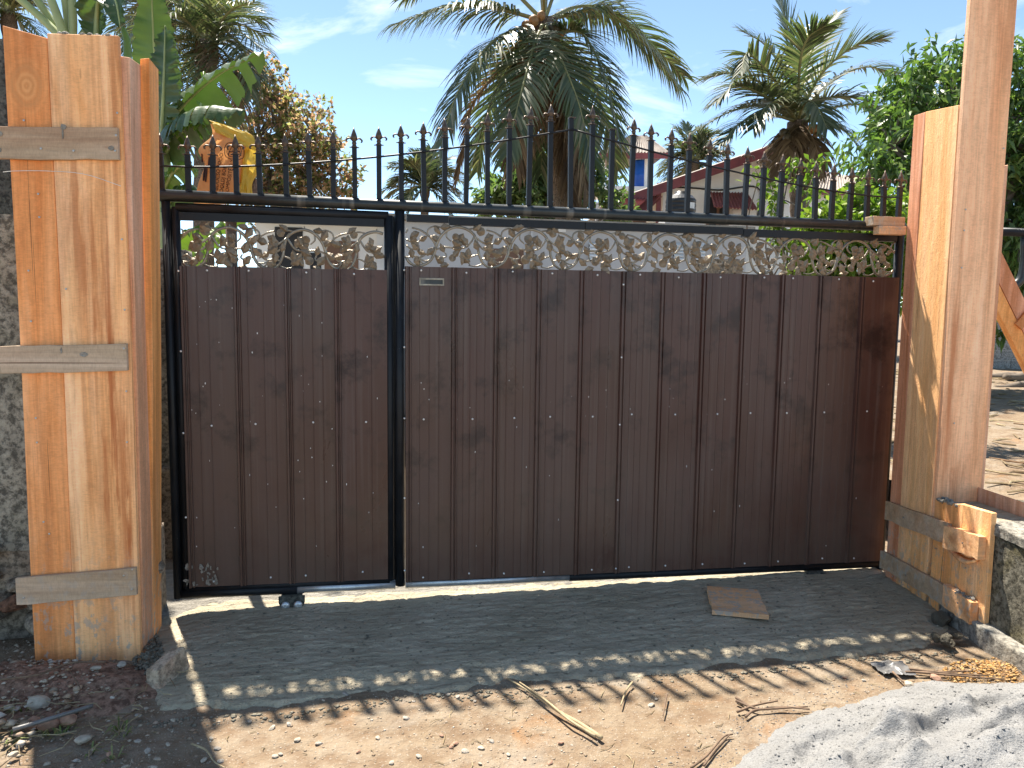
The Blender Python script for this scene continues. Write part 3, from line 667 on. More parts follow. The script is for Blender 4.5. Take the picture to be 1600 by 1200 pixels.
P0 = onz(55, 1036)
lf = thing('pillar_formwork', 'tall orange plank formwork with three grey battens round left gate pillar', 'formwork', P0, rad(6))
plank(lf, [(.0, .004), (.161, .004), (.161, .030), (.0, .030)], -.02, (2.552, 2.512), M['woodknot'], jag=.002)
plank(lf, [(.163, .0), (.424, .0), (.424, .026), (.163, .026)], -.02, (2.530, 2.535), M['woodpale'], jag=.003)
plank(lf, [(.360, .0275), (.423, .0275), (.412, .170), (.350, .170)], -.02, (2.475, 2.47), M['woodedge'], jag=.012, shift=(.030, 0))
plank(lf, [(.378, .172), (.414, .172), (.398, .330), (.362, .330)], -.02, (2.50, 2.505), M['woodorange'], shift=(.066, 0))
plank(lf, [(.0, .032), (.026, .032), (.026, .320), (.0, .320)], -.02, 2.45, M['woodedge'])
plank(lf, [(.03, .295), (.315, .295), (.315, .320), (.03, .320)], -.02, 2.47, M['wood'])
core = MB(); core.box(.030, .315, .034, .290, 0, 2.49); core.build('concrete_core', M['mortar'], lf)
cm = MB()
for k in range(16): 
    x = .20 + .20 * rng.random(); s = rng.uniform(.006, .016); cm.lathe([(s * .3, -s * .5), (s, 0), (s * .8, s * .5), (s * .2, s * .8)], 6, (x, rng.uniform(.006, .02), 2.532))
cm.build('cement_crust', M['mortar'], lf, True)
def batten(parent, x0, x1, za, zb_, h, y=-.022, t=.020, mat='batten', ya=0.0):
    mb = MB(); n = 8; vs = []; R = random.Random(int(za * 100))
    for i in range(n + 1):
        f = i / n; x = x0 + (x1 - x0) * f; zt = za + (zb_ - za) * f + R.uniform(-.002, .002); hh = h * (1 + R.uniform(-.02, .02)); yy = y + ya * f
        vs += [(x, yy, zt - hh), (x, yy + t, zt - hh), (x, yy + t, zt), (x, yy, zt)]
    fs = [(0, 1, 2, 3), tuple(n * 4 + k for k in (3, 2, 1, 0))]
    for i in range(n):
        for k in range(4): a = i * 4 + k; b = i * 4 + (k + 1) % 4; fs.append((a, a + 4, b + 4, b))
    o = mb.add(vs, fs).build('batten', M[mat], parent); bv = o.modifiers.new('edge', 'BEVEL'); bv.width = .0015; bv.segments = 1; bv.limit_method = 'ANGLE'; return o
batten(lf, -.06, .415, 2.168, 2.180, .122); batten(lf, -.065, .418, 1.320, 1.334, .108); batten(lf, -.050, .422, .372, .404, .115)
nails(lf, [(.06, .003, 2.20), (.41, -.001, 2.24), (.41, -.0225, 2.15), (.405, -.0225, 2.09), (.25, -.0225, 2.085), (.13, -.0225, 2.09), (.05, .003, 1.62), (.19, -.001, 1.55), (.41, -.001, 1.47), (.05, .003, 1.42),
          (.41, -.0225, 1.315), (.05, .003, 1.03), (.405, -.001, 1.14), (.05, .003, .93), (.40, -.001, .93), (.06, .003, .60), (.375, -.0225, .375), (-.02, -.0225, .29), (.41, -.0225, .40), (.405, -.0225, .315), (.08, .003, .55), (.10, .003, 1.83), (.10, .003, 1.92), (.41, -.001, 1.75)])
sp = MB()
for x, z, a, b in ((.255, 1.29, .018, .010), (.17, 1.305, .004, .014), (-.03, 2.08, .016, .010), (-.02, 2.14, .012, .012), (.39, 2.10, .012, .01), (.215, 2.175, .012, .014), (.212, 2.15, .004, .022)):
    sp.add([(x + a * math.cos(t_) * rng.uniform(.7, 1.1), -.0225 - (.002 if q else 0), z + b * math.sin(t_) * rng.uniform(.7, 1.1)) for q in (0, 1) for t_ in [2 * math.pi * i / 9 for i in range(9)]],
           [tuple(range(17, 8, -1))] + [(i, i + 9, (i + 1) % 9 + 9, (i + 1) % 9) for i in range(9)])
tag(sp.build('mortar_splash', M['mortar'], lf), kind='stuff')
a = lf.matrix_basis
mb = MB(); pw = [Matrix.Translation(P0) @ Matrix.Rotation(rad(6), 4, 'Z') @ Vector(p) for p in ((-.025, -.002, 2.00), (.03, -.008, 2.005), (.14, -.008, 2.008), (.28, -.008, 2.000), (.415, -.008, 1.958))]
tag(mb.tube(bez(pw, 16), .0012, 5).build('builder_string', M['string']), 'thin pale builder string sagging across the left formwork', 'string')

rf = thing('pillar_formwork', 'sawn plank formwork round right gate pillar with a low boxed step at its foot', 'formwork'); rf.matrix_world = GM
def fu(v): return 3.748 + (v + .49) * .1325                       # left face line
def face(v0, v1, t=.026): return [(fu(v1), v1), (fu(v0), v0), (fu(v0) + t, v0 - .0), (fu(v1) + t, v1)]
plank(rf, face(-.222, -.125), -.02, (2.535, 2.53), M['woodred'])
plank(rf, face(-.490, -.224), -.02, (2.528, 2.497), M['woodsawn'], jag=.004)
plank(rf, [(3.752, -.518), (4.010, -.518), (4.010, -.492), (3.752, -.492)], .40, 3.35, M['woodpink'])
plank(rf, [(4.012, -.505), (4.040, -.505), (4.040, -.30), (4.012, -.30)], .02, (2.20, 2.22), M['woodedge'], jag=.01)
plank(rf, [(3.84, -.15), (4.03, -.15), (4.03, -.125), (3.84, -.125)], -.02, 2.4, M['wood'])
plank(rf, face(-.700, -.519), -.06, (.560, .585), M['woodorange'], jag=.004)
plank(rf, face(-.925, -.702), -.08, (.590, .602), M['woodsawn'], jag=.002)
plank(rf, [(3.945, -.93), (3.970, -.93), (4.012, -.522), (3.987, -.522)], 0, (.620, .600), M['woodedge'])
core = MB(); core.hexa([(3.785, -.48, 0), (4.005, -.48, 0), (4.005, -.16, 0), (3.82, -.16, 0)], [(3.785, -.48, 2.4), (4.005, -.48, 2.4), (4.005, -.16, 2.4), (3.82, -.16, 2.4)]); core.build('concrete_core', M['mortar'], rf)
core = MB(); core.hexa([(3.727, -.90, 0), (3.942, -.90, 0), (3.98, -.525, 0), (3.77, -.525, 0)], [(3.727, -.90, .53), (3.942, -.90, .55), (3.98, -.525, .545), (3.77, -.525, .545)]); core.build('step_core', M['wet'], rf)
def rbatten(v0, v1, z0, z1, h, t=.022, mat='battenx', off=.003):
    mb = MB(); n = 7; vs = []; R = random.Random(int(z0 * 1000))
    for i in range(n + 1):
        f = i / n; v = v0 + (v1 - v0) * f; u = fu(v) - off; zt = z0 + (z1 - z0) * f + R.uniform(-.003, .003); hh = h + R.uniform(-.004, .004)
        vs += [(u - t, v, zt - hh), (u, v, zt - hh), (u, v, zt), (u - t, v, zt + .003)]
    fs = [(0, 3, 2, 1), tuple(n * 4 + k for k in (0, 1, 2, 3))]
    for i in range(n):
        for k in range(4): a = i * 4 + k; b = i * 4 + (k + 1) % 4; fs.append((a, b, b + 4, a + 4))
    return mb.add(vs, fs).build('batten', M[mat], rf)
rbatten(-.12, -.66, .452, .478, .100, .022, 'batten'); rbatten(-.655, -.905, .470, .490, .105, .040, 'battenx', .004)
rbatten(-.10, -.69, .165, .168, .095, .022, 'batten'); rbatten(-.685, -.885, .185, .172, .105, .042, 'battenx', .004)
bk = MB(); n = 9; vs = []
for i in range(n):
    f = i / (n - 1); v = -.67 - .20 * f; z = .375 - .035 * math.sin(f * 3.0) ; vs += [(fu(v) - .006, v, z + .012), (fu(v) - .034, v, z), (fu(v) - .028, v, z - .012), (fu(v) - .006, v, z - .006)]
fs = [(0, 1, 2, 3), tuple((n - 1) * 4 + k for k in (3, 2, 1, 0))] + [(i * 4 + k, (i + 1) * 4 + k, (i + 1) * 4 + (k + 1) % 4, i * 4 + (k + 1) % 4) for i in range(n - 1) for k in range(4)]
bk.add(vs, fs).build('peeling_bark', M['woodpale'], rf, True)
cm = MB()
for k in range(60):
    v = rng.uniform(-.70, -.53); s = rng.uniform(.005, .014); cm.lathe([(s * .3, -s), (s, -s * .2), (s * .9, s * .4), (s * .2, s * .7)], 6, (fu(v) + rng.uniform(-.004, .03), v, .575 + rng.uniform(-.006, .006)))
for k in range(26):
    v = rng.uniform(-.87, -.74); s = rng.uniform(.004, .010); cm.lathe([(s * .3, -s), (s, -s * .2), (s * .9, s * .4), (s * .2, s * .7)], 6, (fu(v) - rng.uniform(.012, .04), v, .181 + rng.uniform(-.003, .003)))
tag(cm.build('cement_crust', M['mortar'], rf, True), kind='stuff')
nails(rf, [(fu(-.60) - .001, -.60, .40), (fu(-.80) - .0435, -.80, .43), (fu(-.78) - .001, -.78, .30), (fu(-.55) - .001, -.55, .32), (fu(-.30) - .0255, -.30, .41), (fu(-.35) - .0255, -.35, .11), (fu(-.20) - .001, -.20, .05), (fu(-.80) - .0465, -.80, .14), (fu(-.45) - .001, -.45, .02)], (-1, 0, 0))
nails(rf, [(3.80, -.519, 2.0), (3.80, -.519, 1.72), (3.99, -.519, 2.3), (3.80, -.519, 1.9), (3.82, -.519, .95)])

def tbox(name, mat, label, cat, dims, Mx, bevel=.003, group=None):
    mb = MB(); x, y, z = dims; mb.box(-x / 2, x / 2, -y / 2, y / 2, -z / 2, z / 2); o = mb.build(name, M[mat]); o.matrix_world = Mx
    bv = o.modifiers.new('edge', 'BEVEL'); bv.width = bevel; bv.segments = 2; return tag(o, label, cat, group)
tbox('wood_block', 'batten', 'grey weathered wood block resting on the top rail beside right formwork', 'block', (.20, .07, .050), Matrix.Translation(G(3.72, -.045, 1.988)) @ Matrix.Rotation(GYAW + .03, 4, 'Z'))
tbox('wood_block', 'block', 'short orange wood offcut wedged under grey block at right end of gate', 'block', (.165, .05, .045), Matrix.Translation(G(3.728, -.078, 1.938)) @ Matrix.Rotation(GYAW - .03, 4, 'Z'))

# ------------------------------------------------------------------ walls
def rock(name, r, mat, seed, parent=None, sub=2, flat=.75, boxy=.35):
    import bmesh
    bm = bmesh.new(); bmesh.ops.create_icosphere(bm, subdivisions=sub, radius=1); R = random.Random(seed)
    ax = [Vector((R.uniform(-1, 1), R.uniform(-1, 1), R.uniform(-1, 1))).normalized() for _ in range(7)]; dd = [R.uniform(.55, .85) for _ in ax]
    for v in bm.verts:
        p = v.co.copy()
        for a_, d_ in zip(ax, dd):
            k = p.dot(a_)
            if k > d_: p -= a_ * (k - d_) * .9
        p *= 1 + R.uniform(-.04, .04) * (3.5 if sub == 3 else 1); v.co = Vector((p.x * r[0], p.y * r[1], p.z * r[2]))
    me = bpy.data.meshes.new(name); bm.to_mesh(me); bm.free()
    if mat: me.materials.append(mat)
    return me
lw = thing('boundary_wall', 'black stained plaster wall on rubble footing behind left formwork', 'wall'); lw.matrix_world = GM
def slab(u0, u1, v0, v1, z0, z1, nu, nz, amp, seed):                   # slab with an uneven front and top
    u = np.linspace(u0, u1, nu); z = np.linspace(0, 1, nz); A, B = np.meshgrid(u, z, indexing='ij')
    top = z1 + amp * 1.2 * fbm(A * 5, A * 0, seed, 3); Z = z0 + (top - z0) * B
    V = v0 + amp * fbm(A * 6, Z * 6, seed + 3, 4)
    Xs = np.concatenate([A, A[:, -1:], A[:, -1:]], 1); Ys = np.concatenate([V, np.full((nu, 1), v1), np.full((nu, 1), v1)], 1); Zs = np.concatenate([Z, Z[:, -1:], np.full((nu, 1), z0)], 1)
    Xs = np.concatenate([Xs[:1], Xs, Xs[-1:]], 0); Ys = np.concatenate([np.full_like(Ys[:1], v1), Ys, np.full_like(Ys[:1], v1)], 0); Zs = np.concatenate([Zs[:1], Zs, Zs[-1:]], 0)
    return Xs, Ys, Zs
link('plaster', gridmesh('plaster', *slab(-3.2, -.035, -.12, .10, .40, 1.86, 160, 60, .012, 61), M['mossplaster']), lw)
link('footing', gridmesh('footing', *slab(-3.2, -.03, -.10, .12, -.05, .43, 160, 24, .05, 66), M['rubble']), lw)
for k in range(34):
    u = -1.15 + .72 * rng.random() if k < 26 else -.10 + .10 * rng.random(); z = rng.uniform(.0, .42) if k < 26 else rng.uniform(.12, .75)
    s = rng.uniform(.035, .085) if k < 26 else rng.uniform(.03, .055)
    o = link('stone', rock('stone', (s * 1.3, s * .8, s * .7), M['laterite'] if k in (3, 9, 15, 20, 27) else M['rubble'], 100 + k), lw); o.location = (u, -.13 - .06 * rng.random() * (1 if k < 26 else 0), z); o.rotation_euler = (rng.uniform(-.4, .4), rng.uniform(-.3, .3), rng.uniform(-3, 3))
gw = thing('garden_wall', 'grey plaster wall stub seen through slit between left formwork and gate', 'wall'); gw.matrix_world = GM
link('plaster', gridmesh('plaster', *slab(-1.4, -.06, .95, 1.15, .50, 1.80, 70, 50, .015, 161), M['mossplaster']), gw)
link('footing', gridmesh('footing', *slab(-1.4, -.03, .90, 1.18, -.05, .52, 70, 24, .06, 166), M['rubble']), gw)
mb = MB(); mb.box(-.93, -.60, .45, .75, 0, 2.75); o = mb.build('concrete_column', M['darkcol']); o.matrix_world = GM
tag(o, 'dark weathered concrete column behind the plaster wall at left edge', 'column')

A_, B_ = onz(1528, 998), onz(1600, 1046)
dl = (B_ - A_); dl.z = 0; dl.normalize(); nl = Vector((-dl.y, dl.x, 0)); nl = -nl if nl.x < 0 else nl
LWM = Matrix(((dl.x, nl.x, 0, A_.x), (dl.y, nl.y, 0, A_.y), (0, 0, 1, 0), (0, 0, 0, 1)))
rw = thing('low_wall', 'low mossy concrete wall with pale mortar top running toward camera at right', 'wall'); rw.matrix_world = LWM
def rslab(x0, x1, y0, y1, z0, z1, amp, seed, nx=90, nz=40):
    X_, Y_, Z_ = slab(x0, x1, y0, y1, z0, z1, nx, nz, amp, seed); return X_, Y_, Z_
link('wall_body', gridmesh('wall_body', *rslab(-.02, 1.5, .025, .20, .05, .500, .012, 71), M['mosswall']), rw)
link('coping', gridmesh('coping', *rslab(-.02, 1.5, .012, .215, .502, .545, .012, 74, 90, 6), M['coping']), rw)
link('footing', gridmesh('footing', *rslab(-.25, 1.5, -.035, .22, -.05, .085, .008, 77, 90, 8), M['coping']), rw)
rt = link('retaining_wall', gridmesh('retaining_wall', *slab(4.05, 8.0, -.42, -.26, -.05, .465, 120, 20, .02, 81), M['mosswall'])); rt.matrix_world = GM
tag(rt, 'dark mossy retaining wall edging the dry yard behind right formwork', 'wall')

bwp = at(1575, 580, 15.0); bz = bwp.z
bw = thing('block_wall', 'pale grey concrete block wall at far side of the dry yard', 'wall', (bwp.x - .8, 15.0, .40), rad(-3))
BL = MB(); BL.box(.004, .386, -.10, .10, .004, .186); BLm = BL.mesh('block', M['blockwall'])
MB().box(-.02, 5.0, -.085, .085, -.1, 1.32).build('mortar_bed', M['greywall'], bw)
for r in range(7):
    for c in range(12):
        o = link('block', BLm, bw); o.location = ((c + .5 * (r % 2)) * .39 - .02, -.0 + rng.uniform(-.004, .004), r * .19)

pgm = thing('pipe_gate', 'black bent pipe frame standing in yard behind right formwork', 'gate', at(1590, 500, 5.6) * 0 + Vector((at(1590, 500, 5.6).x, 5.6, .45)))
o3 = pgm.location
def rel(px, py, y): return at(px, py, y) - o3
MB().tube([rel(1555, 362, 5.6), rel(1700, 366, 5.6)], .030, 10).build('rail', M['black'], pgm, True)
MB().tube(bez([rel(1602, 370, 5.6), rel(1601, 410, 5.6), rel(1596, 434, 5.6), rel(1584, 447, 5.6), rel(1560, 462, 5.6)], 14), .032, 10).build('bent_pipe', M['rail'], pgm, True)
MB().tube([rel(1660, 366, 5.6), (rel(1660, 366, 5.6).x, 0, -.03)], .03, 10).build('post', M['black'], pgm, True)
def beam(name, A, B, wd, th, mat, up=Vector((0, 0, 1))):
    d = (B - A).normalized(); n = d.cross(Vector((0, 1, 0))).normalized(); b = d.cross(n).normalized(); mb = MB()
    c = [(-wd / 2, -th / 2), (wd / 2, -th / 2), (wd / 2, th / 2), (-wd / 2, th / 2)]
    mb.hexa([A + n * x + b * y for x, y in c], [B + n * x + b * y for x, y in c]); return mb
br = thing('timber_brace', 'slanting brown timber brace propping the right formwork from the yard', 'brace', G(4.05, -.2, 0))
L0 = br.location
a0, b0 = at(1538, 378, 4.35) - L0, at(1725, 760, 4.6) - L0
beam('', a0, b0, .085, .06, None).build('strut', M['woodred'], br)
dz_ = Vector((-.055, -.01, -.075)); beam('', a0 + dz_, b0 + dz_, .07, .05, None).build('strut', M['woodorange'], br)
beam('', at(1583, 510, 4.42) - L0, at(1606, 484, 4.42) - L0, .05, .10, None).build('cleat', M['woodpale'], br)

# yard litter
for k, (px, py, y, r, ln, a_) in enumerate(((1585, 603, 11.5, .055, .75, .35), (1568, 590, 12.6, .09, .9, -.05), (1598, 588, 12.2, .07, .7, .15))):
    p = at(px, py, y); mb = MB(); q = [p + Vector((math.cos(a_) * t_ * ln, .2 * t_, math.sin(a_) * t_ * .2 + .012 * math.sin(t_ * 9))) for t_ in np.linspace(-.5, .5, 8)]
    tag(mb.tube(q, [r * (1 - .3 * abs(t_)) for t_ in np.linspace(-1, 1, 8)], 9).build('log', M['bark'], None, True), ('short dark log end lying nearest on the yard litter', 'long grey log lying against the block wall', 'upper dark branch lying on the log at right edge')[k], 'log')
def scatter(name, mat, pts, lab, kind_='stuff', ln=(.05, .2), r=.004):
    mb = MB()
    for p in pts:
        a_ = rng.uniform(0, 6.28); l = rng.uniform(*ln); d = Vector((math.cos(a_), math.sin(a_), rng.uniform(-.05, .15))); s = Vector((-d.y, d.x, 0)) * rng.uniform(-.25, .25) * l
        mb.tube([p - d * l / 2, p + s, p + d * l / 2], [r * rng.uniform(.5, 1.2), r, r * .4], 4)
    return tag(mb.build(name, M[mat]), lab, 'litter', kind='stuff')
def yz(u, v): return float(.43 + .05 * fbm(u * 1.2, v * 1.2, 51, 4) + .02 * fbm(u * 6, v * 6, 52, 3))
pts = []
for k in range(900):
    u = 4.3 + 7 * rng.random(); v = -.2 + 11 * rng.random() ** 1.3; pts.append(G(u, v, yz(u, v) + .012))
scatter('dry_litter', 'straw', pts, 'dry straw and leaf litter strewn over the yard', ln=(.06, .28), r=.008)

# ------------------------------------------------------------------ things lying in the foreground
def gz(x, y): return float(ground_h(np.array(x), np.array(y)))
# sand heap
def heap():
    xs = np.arange(.30, 2.9, .008); ys = np.arange(1.3, 3.15, .008); X, Y = np.meshgrid(xs, ys, indexing='ij')
    cx, cy = 2.10, 1.80; a = np.arctan2(Y - cy, X - cx)
    rr = np.sqrt(((X - cx) / 1.66) ** 2 + ((Y - cy) / 1.20) ** 2) * (1 + .12 * vn(a * 1.8, a * 0 + 4, 7) + .06 * fbm(X * 3, Y * 3, 8, 3))
    H = .25 * np.clip(1 - rr ** 2, -.3, 1)
    ins = sstep(1.0, .72, rr)
    H += (.035 * fbm(X * 2.6, Y * 3.4, 31, 2) + .030 * (np.abs(vn(X * 5, Y * 6, 37)) + .5 * np.abs(vn(X * 11, Y * 12, 38)))) * ins
    for px, py, r, d in ((1305, 1148, .16, .050), (1375, 1185, .13, .04), (1490, 1160, .19, .050), (1420, 1115, .10, .03), (1560, 1115, .13, .03), (1590, 1170, .13, .04), (1240, 1165, .10, .025)):
        p = onz(px, py, .10); ang = .6; dx, dy = X - p.x, Y - p.y; q = (dx * math.cos(ang) + dy * math.sin(ang)) ** 2 / r ** 2 + (-dx * math.sin(ang) + dy * math.cos(ang)) ** 2 / (r * .5) ** 2
        q = q * (1 + .5 * vn(X * 14, Y * 14, 44))
        H += (-d * sstep(1.6, .5, q) + d * .5 * np.exp(-(np.sqrt(q) - 1.6) ** 2 * 6)) * ins
    H += (.020 * fbm(X * 13, Y * 13, 41, 4) + .009 * np.abs(vn(X * 45, Y * 45, 45)) + .004 * vn(X * 80, Y * 80, 46)) * sstep(1.06, .9, rr)
    return X, Y, H - .012
HX, HYY, HZ = heap(); o = link('sand_heap', gridmesh('sand_heap', HX, HYY, HZ, M['sand']))
tag(o, 'pale grey heap of quarry sand with footprints at bottom right', 'sand heap')
# red soil mound in front of the left formwork
xs = np.arange(-2.35, -1.15, .011); ys = np.arange(2.55, 3.32, .011); X, Y = np.meshgrid(xs, ys, indexing='ij')
H = .055 * np.clip(1 - (((X + 1.84) / .50) ** 2 + ((Y - 2.88) / .22) ** 2), -.5, 1) + .018 * fbm(X * 8, Y * 8, 91, 3) + .016 * np.maximum(0, vn(X * 22, Y * 22, 95)) + .010 * fbm(X * 40, Y * 40, 96, 2) - .004
tag(link('soil_mound', gridmesh('soil_mound', X, Y, H, M['redsoil'])), 'reddish brown loose soil heaped at foot of left formwork', 'soil', kind='stuff')

def place(me, p, s, name, label=None, cat=None, group=None, rot=None):
    o = link(name, me); o.location = p; o.scale = (s, s, s); o.rotation_euler = rot or (rng.uniform(-.3, .3), rng.uniform(-.3, .3), rng.uniform(0, 6.28))
    return tag(o, label, cat, group)
# broken brick, wood float, plastic
bm_ = MB(); n = 6; bm_.hexa([(-.036, -.088, 0), (.034, -.092, .0), (.038, .090, .0), (-.032, .086, 0)], [(-.030, -.075, .084), (.030, -.082, .082), (.032, .084, .100), (-.028, .078, .094)])
o = bm_.build('broken_brick', M['brick']); p = onz(250, 1072, .0); o.location = (p.x + .01, p.y + .055, .0); o.rotation_euler = (rad(4), rad(-7), rad(-14))
bv = o.modifiers.new('edge', 'BEVEL'); bv.width = .007; bv.segments = 2
tag(o, 'mortar crusted broken brick lying at corner of wet concrete by left formwork', 'brick')
c4 = [onz(*q, .052) for q in ((1105, 916), (1183, 922), (1202, 962), (1113, 954))]
mb = MB(); vs = []; R = random.Random(5); outline = []
for i in range(4):
    a_, b_ = c4[i], c4[(i + 1) % 4]; nseg = 9
    for k in range(nseg): t_ = k / nseg; jit = .004 if i in (1, 3) else .001; outline.append(a_.lerp(b_, t_) + Vector((R.uniform(-jit, jit), R.uniform(-jit, jit), 0)))
n = len(outline); c0 = sum(outline, Vector()) / n
mb.add([p - c0 + Vector((0, 0, .052 - .0)) - Vector((0, 0, .052)) for p in outline] + [p - c0 - Vector((0, 0, .022)) for p in outline], [tuple(range(n)), tuple(range(2 * n - 1, n - 1, -1))] + [(i, i + n, (i + 1) % n + n, (i + 1) % n) for i in range(n)])
o = mb.build('wood_offcut', M['woodpale_h'] if 'woodpale_h' in M else M['block']); o.location = c0 + Vector((0, 0, .002))
tag(o, 'flat brown square wood offcut lying on the wet concrete', 'board')
p = onz(1395, 1047); xs = np.linspace(-.07, .07, 26); X, Y = np.meshgrid(xs, xs * .8, indexing='ij')
H = .020 * np.exp(-(X ** 2 + Y ** 2) / .0022) + .022 * np.abs(fbm(X * 26, Y * 26, 140, 3)) + .004
o = link('plastic_bag', gridmesh('plastic_bag', X + .02 * vn(X * 40, Y * 40, 2), Y + .02 * vn(Y * 40, X * 40, 3), H, M['plastic'], False)); o.location = p
tag(o, 'crumpled grey plastic bag beside twigs at right end of concrete', 'bag')

STN = [rock('stone', (1, .8, .42), M[m_], 300 + i) for i, m_ in enumerate(('stonepale', 'stonepale', 'stonegrey', 'stonered', 'stonepale', 'stonegrey'))]
GRP = {'sun': ('small pale stone lying on the sunlit dirt', 'stones on the sunlit dirt'), 'shade': ('small stone lying in the shade before left formwork', 'stones in the shade by left formwork')}
for px, py in ((390, 1125), (345, 1185), (425, 1135), (498, 1160), (465, 1155), (438, 1175), (430, 1178), (452, 1130), (340, 1165), (635, 1122), (690, 1145), (712, 1158), (705, 1162), (768, 1155), (727, 1170), (750, 1190), (612, 1192), (540, 1085), (505, 1095), (742, 1095), (840, 1092), (905, 1108), (876, 1160), (820, 1182), (795, 1175), (752, 1165), (860, 1190), (700, 1085), (715, 1088), (1018, 1098), (1025, 1090), (330, 1150), (318, 1183), (560, 1175), (590, 1150), (655, 1180), (1350, 1062), (1320, 1056)):
    p = onz(px, py); place(rng.choice(STN), (p.x, p.y, gz(p.x, p.y) + .004), rng.uniform(.008, .016), 'stone', GRP['sun'][0], 'stone', GRP['sun'][1])
for px, py, s, k in ((150, 1052, .022, 0), (118, 1040, .014, 2), (190, 1046, .02, 2), (130, 1147, .030, 0), (245, 1178, .012, 0), (230, 1165, .014, 2), (240, 1190, .016, 2), (170, 1170, .012, 3), (155, 1062, .013, 3), (20, 1170, .018, 0), (30, 1158, .014, 2), (215, 1150, .012, 2), (262, 1155, .011, 0), (270, 1118, .010, 0), (215, 1110, .014, 2), (228, 1100, .012, 0), (195, 1190, .014, 0), (25, 1100, .022, 2), (10, 1125, .020, 2), (45, 1085, .024, 0), (12, 1075, .026, 2)):
    p = onz(px, py, .03); place(STN[k], (p.x, p.y, max(gz(p.x, p.y), .0) + .012 + (.04 if py < 1070 else 0)), s, 'stone', GRP['shade'][0], 'stone', GRP['shade'][1])
for px, py, s, lab in ((50, 1128, .036, 'reddish oval rock, leftmost of three lying by the white stick'), (78, 1127, .040, 'reddish middle rock of three lying by the white stick'), (108, 1120, .038, 'reddish upright rock, rightmost of three by the white stick'), (60, 1098, .040, 'pale angular rock half buried in rubble left of soil mound')):
    p = onz(px, py, .02); place(rock('rock', (1.1, .8, .7), M['stonepale' if 'pale' in lab else 'stonered'], int(px)), (p.x, p.y, gz(p.x, p.y) + .022), s, 'rock', lab, 'rock')
for px, py, s, lab in ((1472, 968, .050, 'large grey lump of wet concrete against right formwork boards'), (1480, 1003, .034, 'small crumbly concrete lump, nearest to low wall footing'), (1462, 998, .026, 'smallest concrete lump at right end of wet concrete'), (1494, 995, .026, 'concrete crumb touching right formwork foot')):
    p = onz(px, py, .03); place(rock('concrete_lump', (1.3, .9, .8), M['lump'], int(px), sub=3), (p.x, p.y, .035), s, 'concrete_lump', lab, 'concrete')
p = onz(1460, 1060 - 290 + 290, 0)
for px, py, lab, m_ in ((1198 + 250, 1088, 'dark red brick shard on far edge of the sand heap', 'laterite'), (1462, 1060, 'flat pinkish stone among twigs near the sand heap', 'stonered'), (1422, 1071, 'white stone chip beside the twigs', 'stonepale')):
    p = onz(px, py); place(rock('rock', (1.2, .9, .5), M[m_], int(px)), (p.x, p.y, gz(p.x, p.y) + .012), .024, 'rock', lab, 'rock')

# loose gravel nobody could count
def gravel(name, mat, gen, n, smin, smax, lab, zoff=.0):
    base = np.array([(1, 0, 0), (-.9, .1, 0), (.1, .8, .1), (0, -.85, 0), (.1, 0, .42), (0, .1, -.4)]); tri = np.array([(0, 2, 4), (2, 1, 4), (1, 3, 4), (3, 0, 4), (2, 0, 5), (1, 2, 5), (3, 1, 5), (0, 3, 5)])
    Vs = []; Fs = []
    for k in range(n):
        x, y, z = gen(); s = smin + (smax - smin) * nr.random() ** 3; a_ = nr.random() * 6.28; c_, s_ = math.cos(a_), math.sin(a_)
        q = base * (1 + nr.uniform(-.35, .35, base.shape)) * s; q = np.stack([q[:, 0] * c_ - q[:, 1] * s_, q[:, 0] * s_ + q[:, 1] * c_, q[:, 2]], 1)
        Vs.append(q + (x, y, z + s * .15 + zoff)); Fs.append(tri + 6 * k)
    return tag(link(name, npmesh(name, np.concatenate(Vs), np.concatenate(Fs), M[mat])), lab, 'gravel', kind='stuff')
def gen_dirt():
    while True:
        x = nr.uniform(-2.1, 2.5); y = nr.uniform(2.0, 3.4); u, v = toG(Vector((x, y, 0)))
        if v < -.9 and vn(np.array(x * 2.5), np.array(y * 2.5), 77) > nr.uniform(-.6, .3): return x, y, gz(x, y)
gravel('dirt_gravel', 'stones', gen_dirt, 7000, .0015, .0075, 'fine gravel scattered over the dirt')
def gen_left():
    while True:
        x = nr.uniform(-2.35, -1.1); y = nr.uniform(2.25, 3.3); f = (x + 2.2) / 1.1
        if nr.random() < .9 - .5 * f * (y < 2.7) and not (x > -1.45 and y > 3.1): return x, y, max(gz(x, y), .055 * (1 - (((x + 1.84) / .50) ** 2 + ((y - 2.88) / .22) ** 2)))
gravel('rubble_gravel', 'stones', gen_left, 1700, .003, .015, 'stone chips and crumbs in the shaded rubble at left')
def gen_rub():
    x = nr.uniform(-2.4, -1.62); y = nr.uniform(2.42, 3.02); return x, y, gz(x, y) + .012 + .03 * nr.random()
gravel('rubble_chunks', 'stones', gen_rub, 420, .006, .028, 'broken stone and mortar chunks piled at far left')
gravel('cement_crumbs', 'lump', lambda: (lambda t, r: (*(P_ := onz(232 + 22 * math.cos(t) * r, 1030 + 45 * math.sin(t) * r)).xy, .012 + .03 * (1 - r)))(nr.random() * 6.28, nr.random() ** .5), 420, .005, .018, 'dark wet cement crumbs heaped between left formwork and brick')
def gen_lat():
    t_ = nr.random() * 6.28; r = nr.random() ** .6; p = onz(1545 + 75 * math.cos(t_) * r, 1048 + 22 * math.sin(t_) * r); return p.x, p.y, gz(p.x, p.y) + .02 * (1 - r)
gravel('laterite_gravel', 'lateritegravel', gen_lat, 1500, .0015, .011, 'orange laterite gravel spilled at foot of low wall')
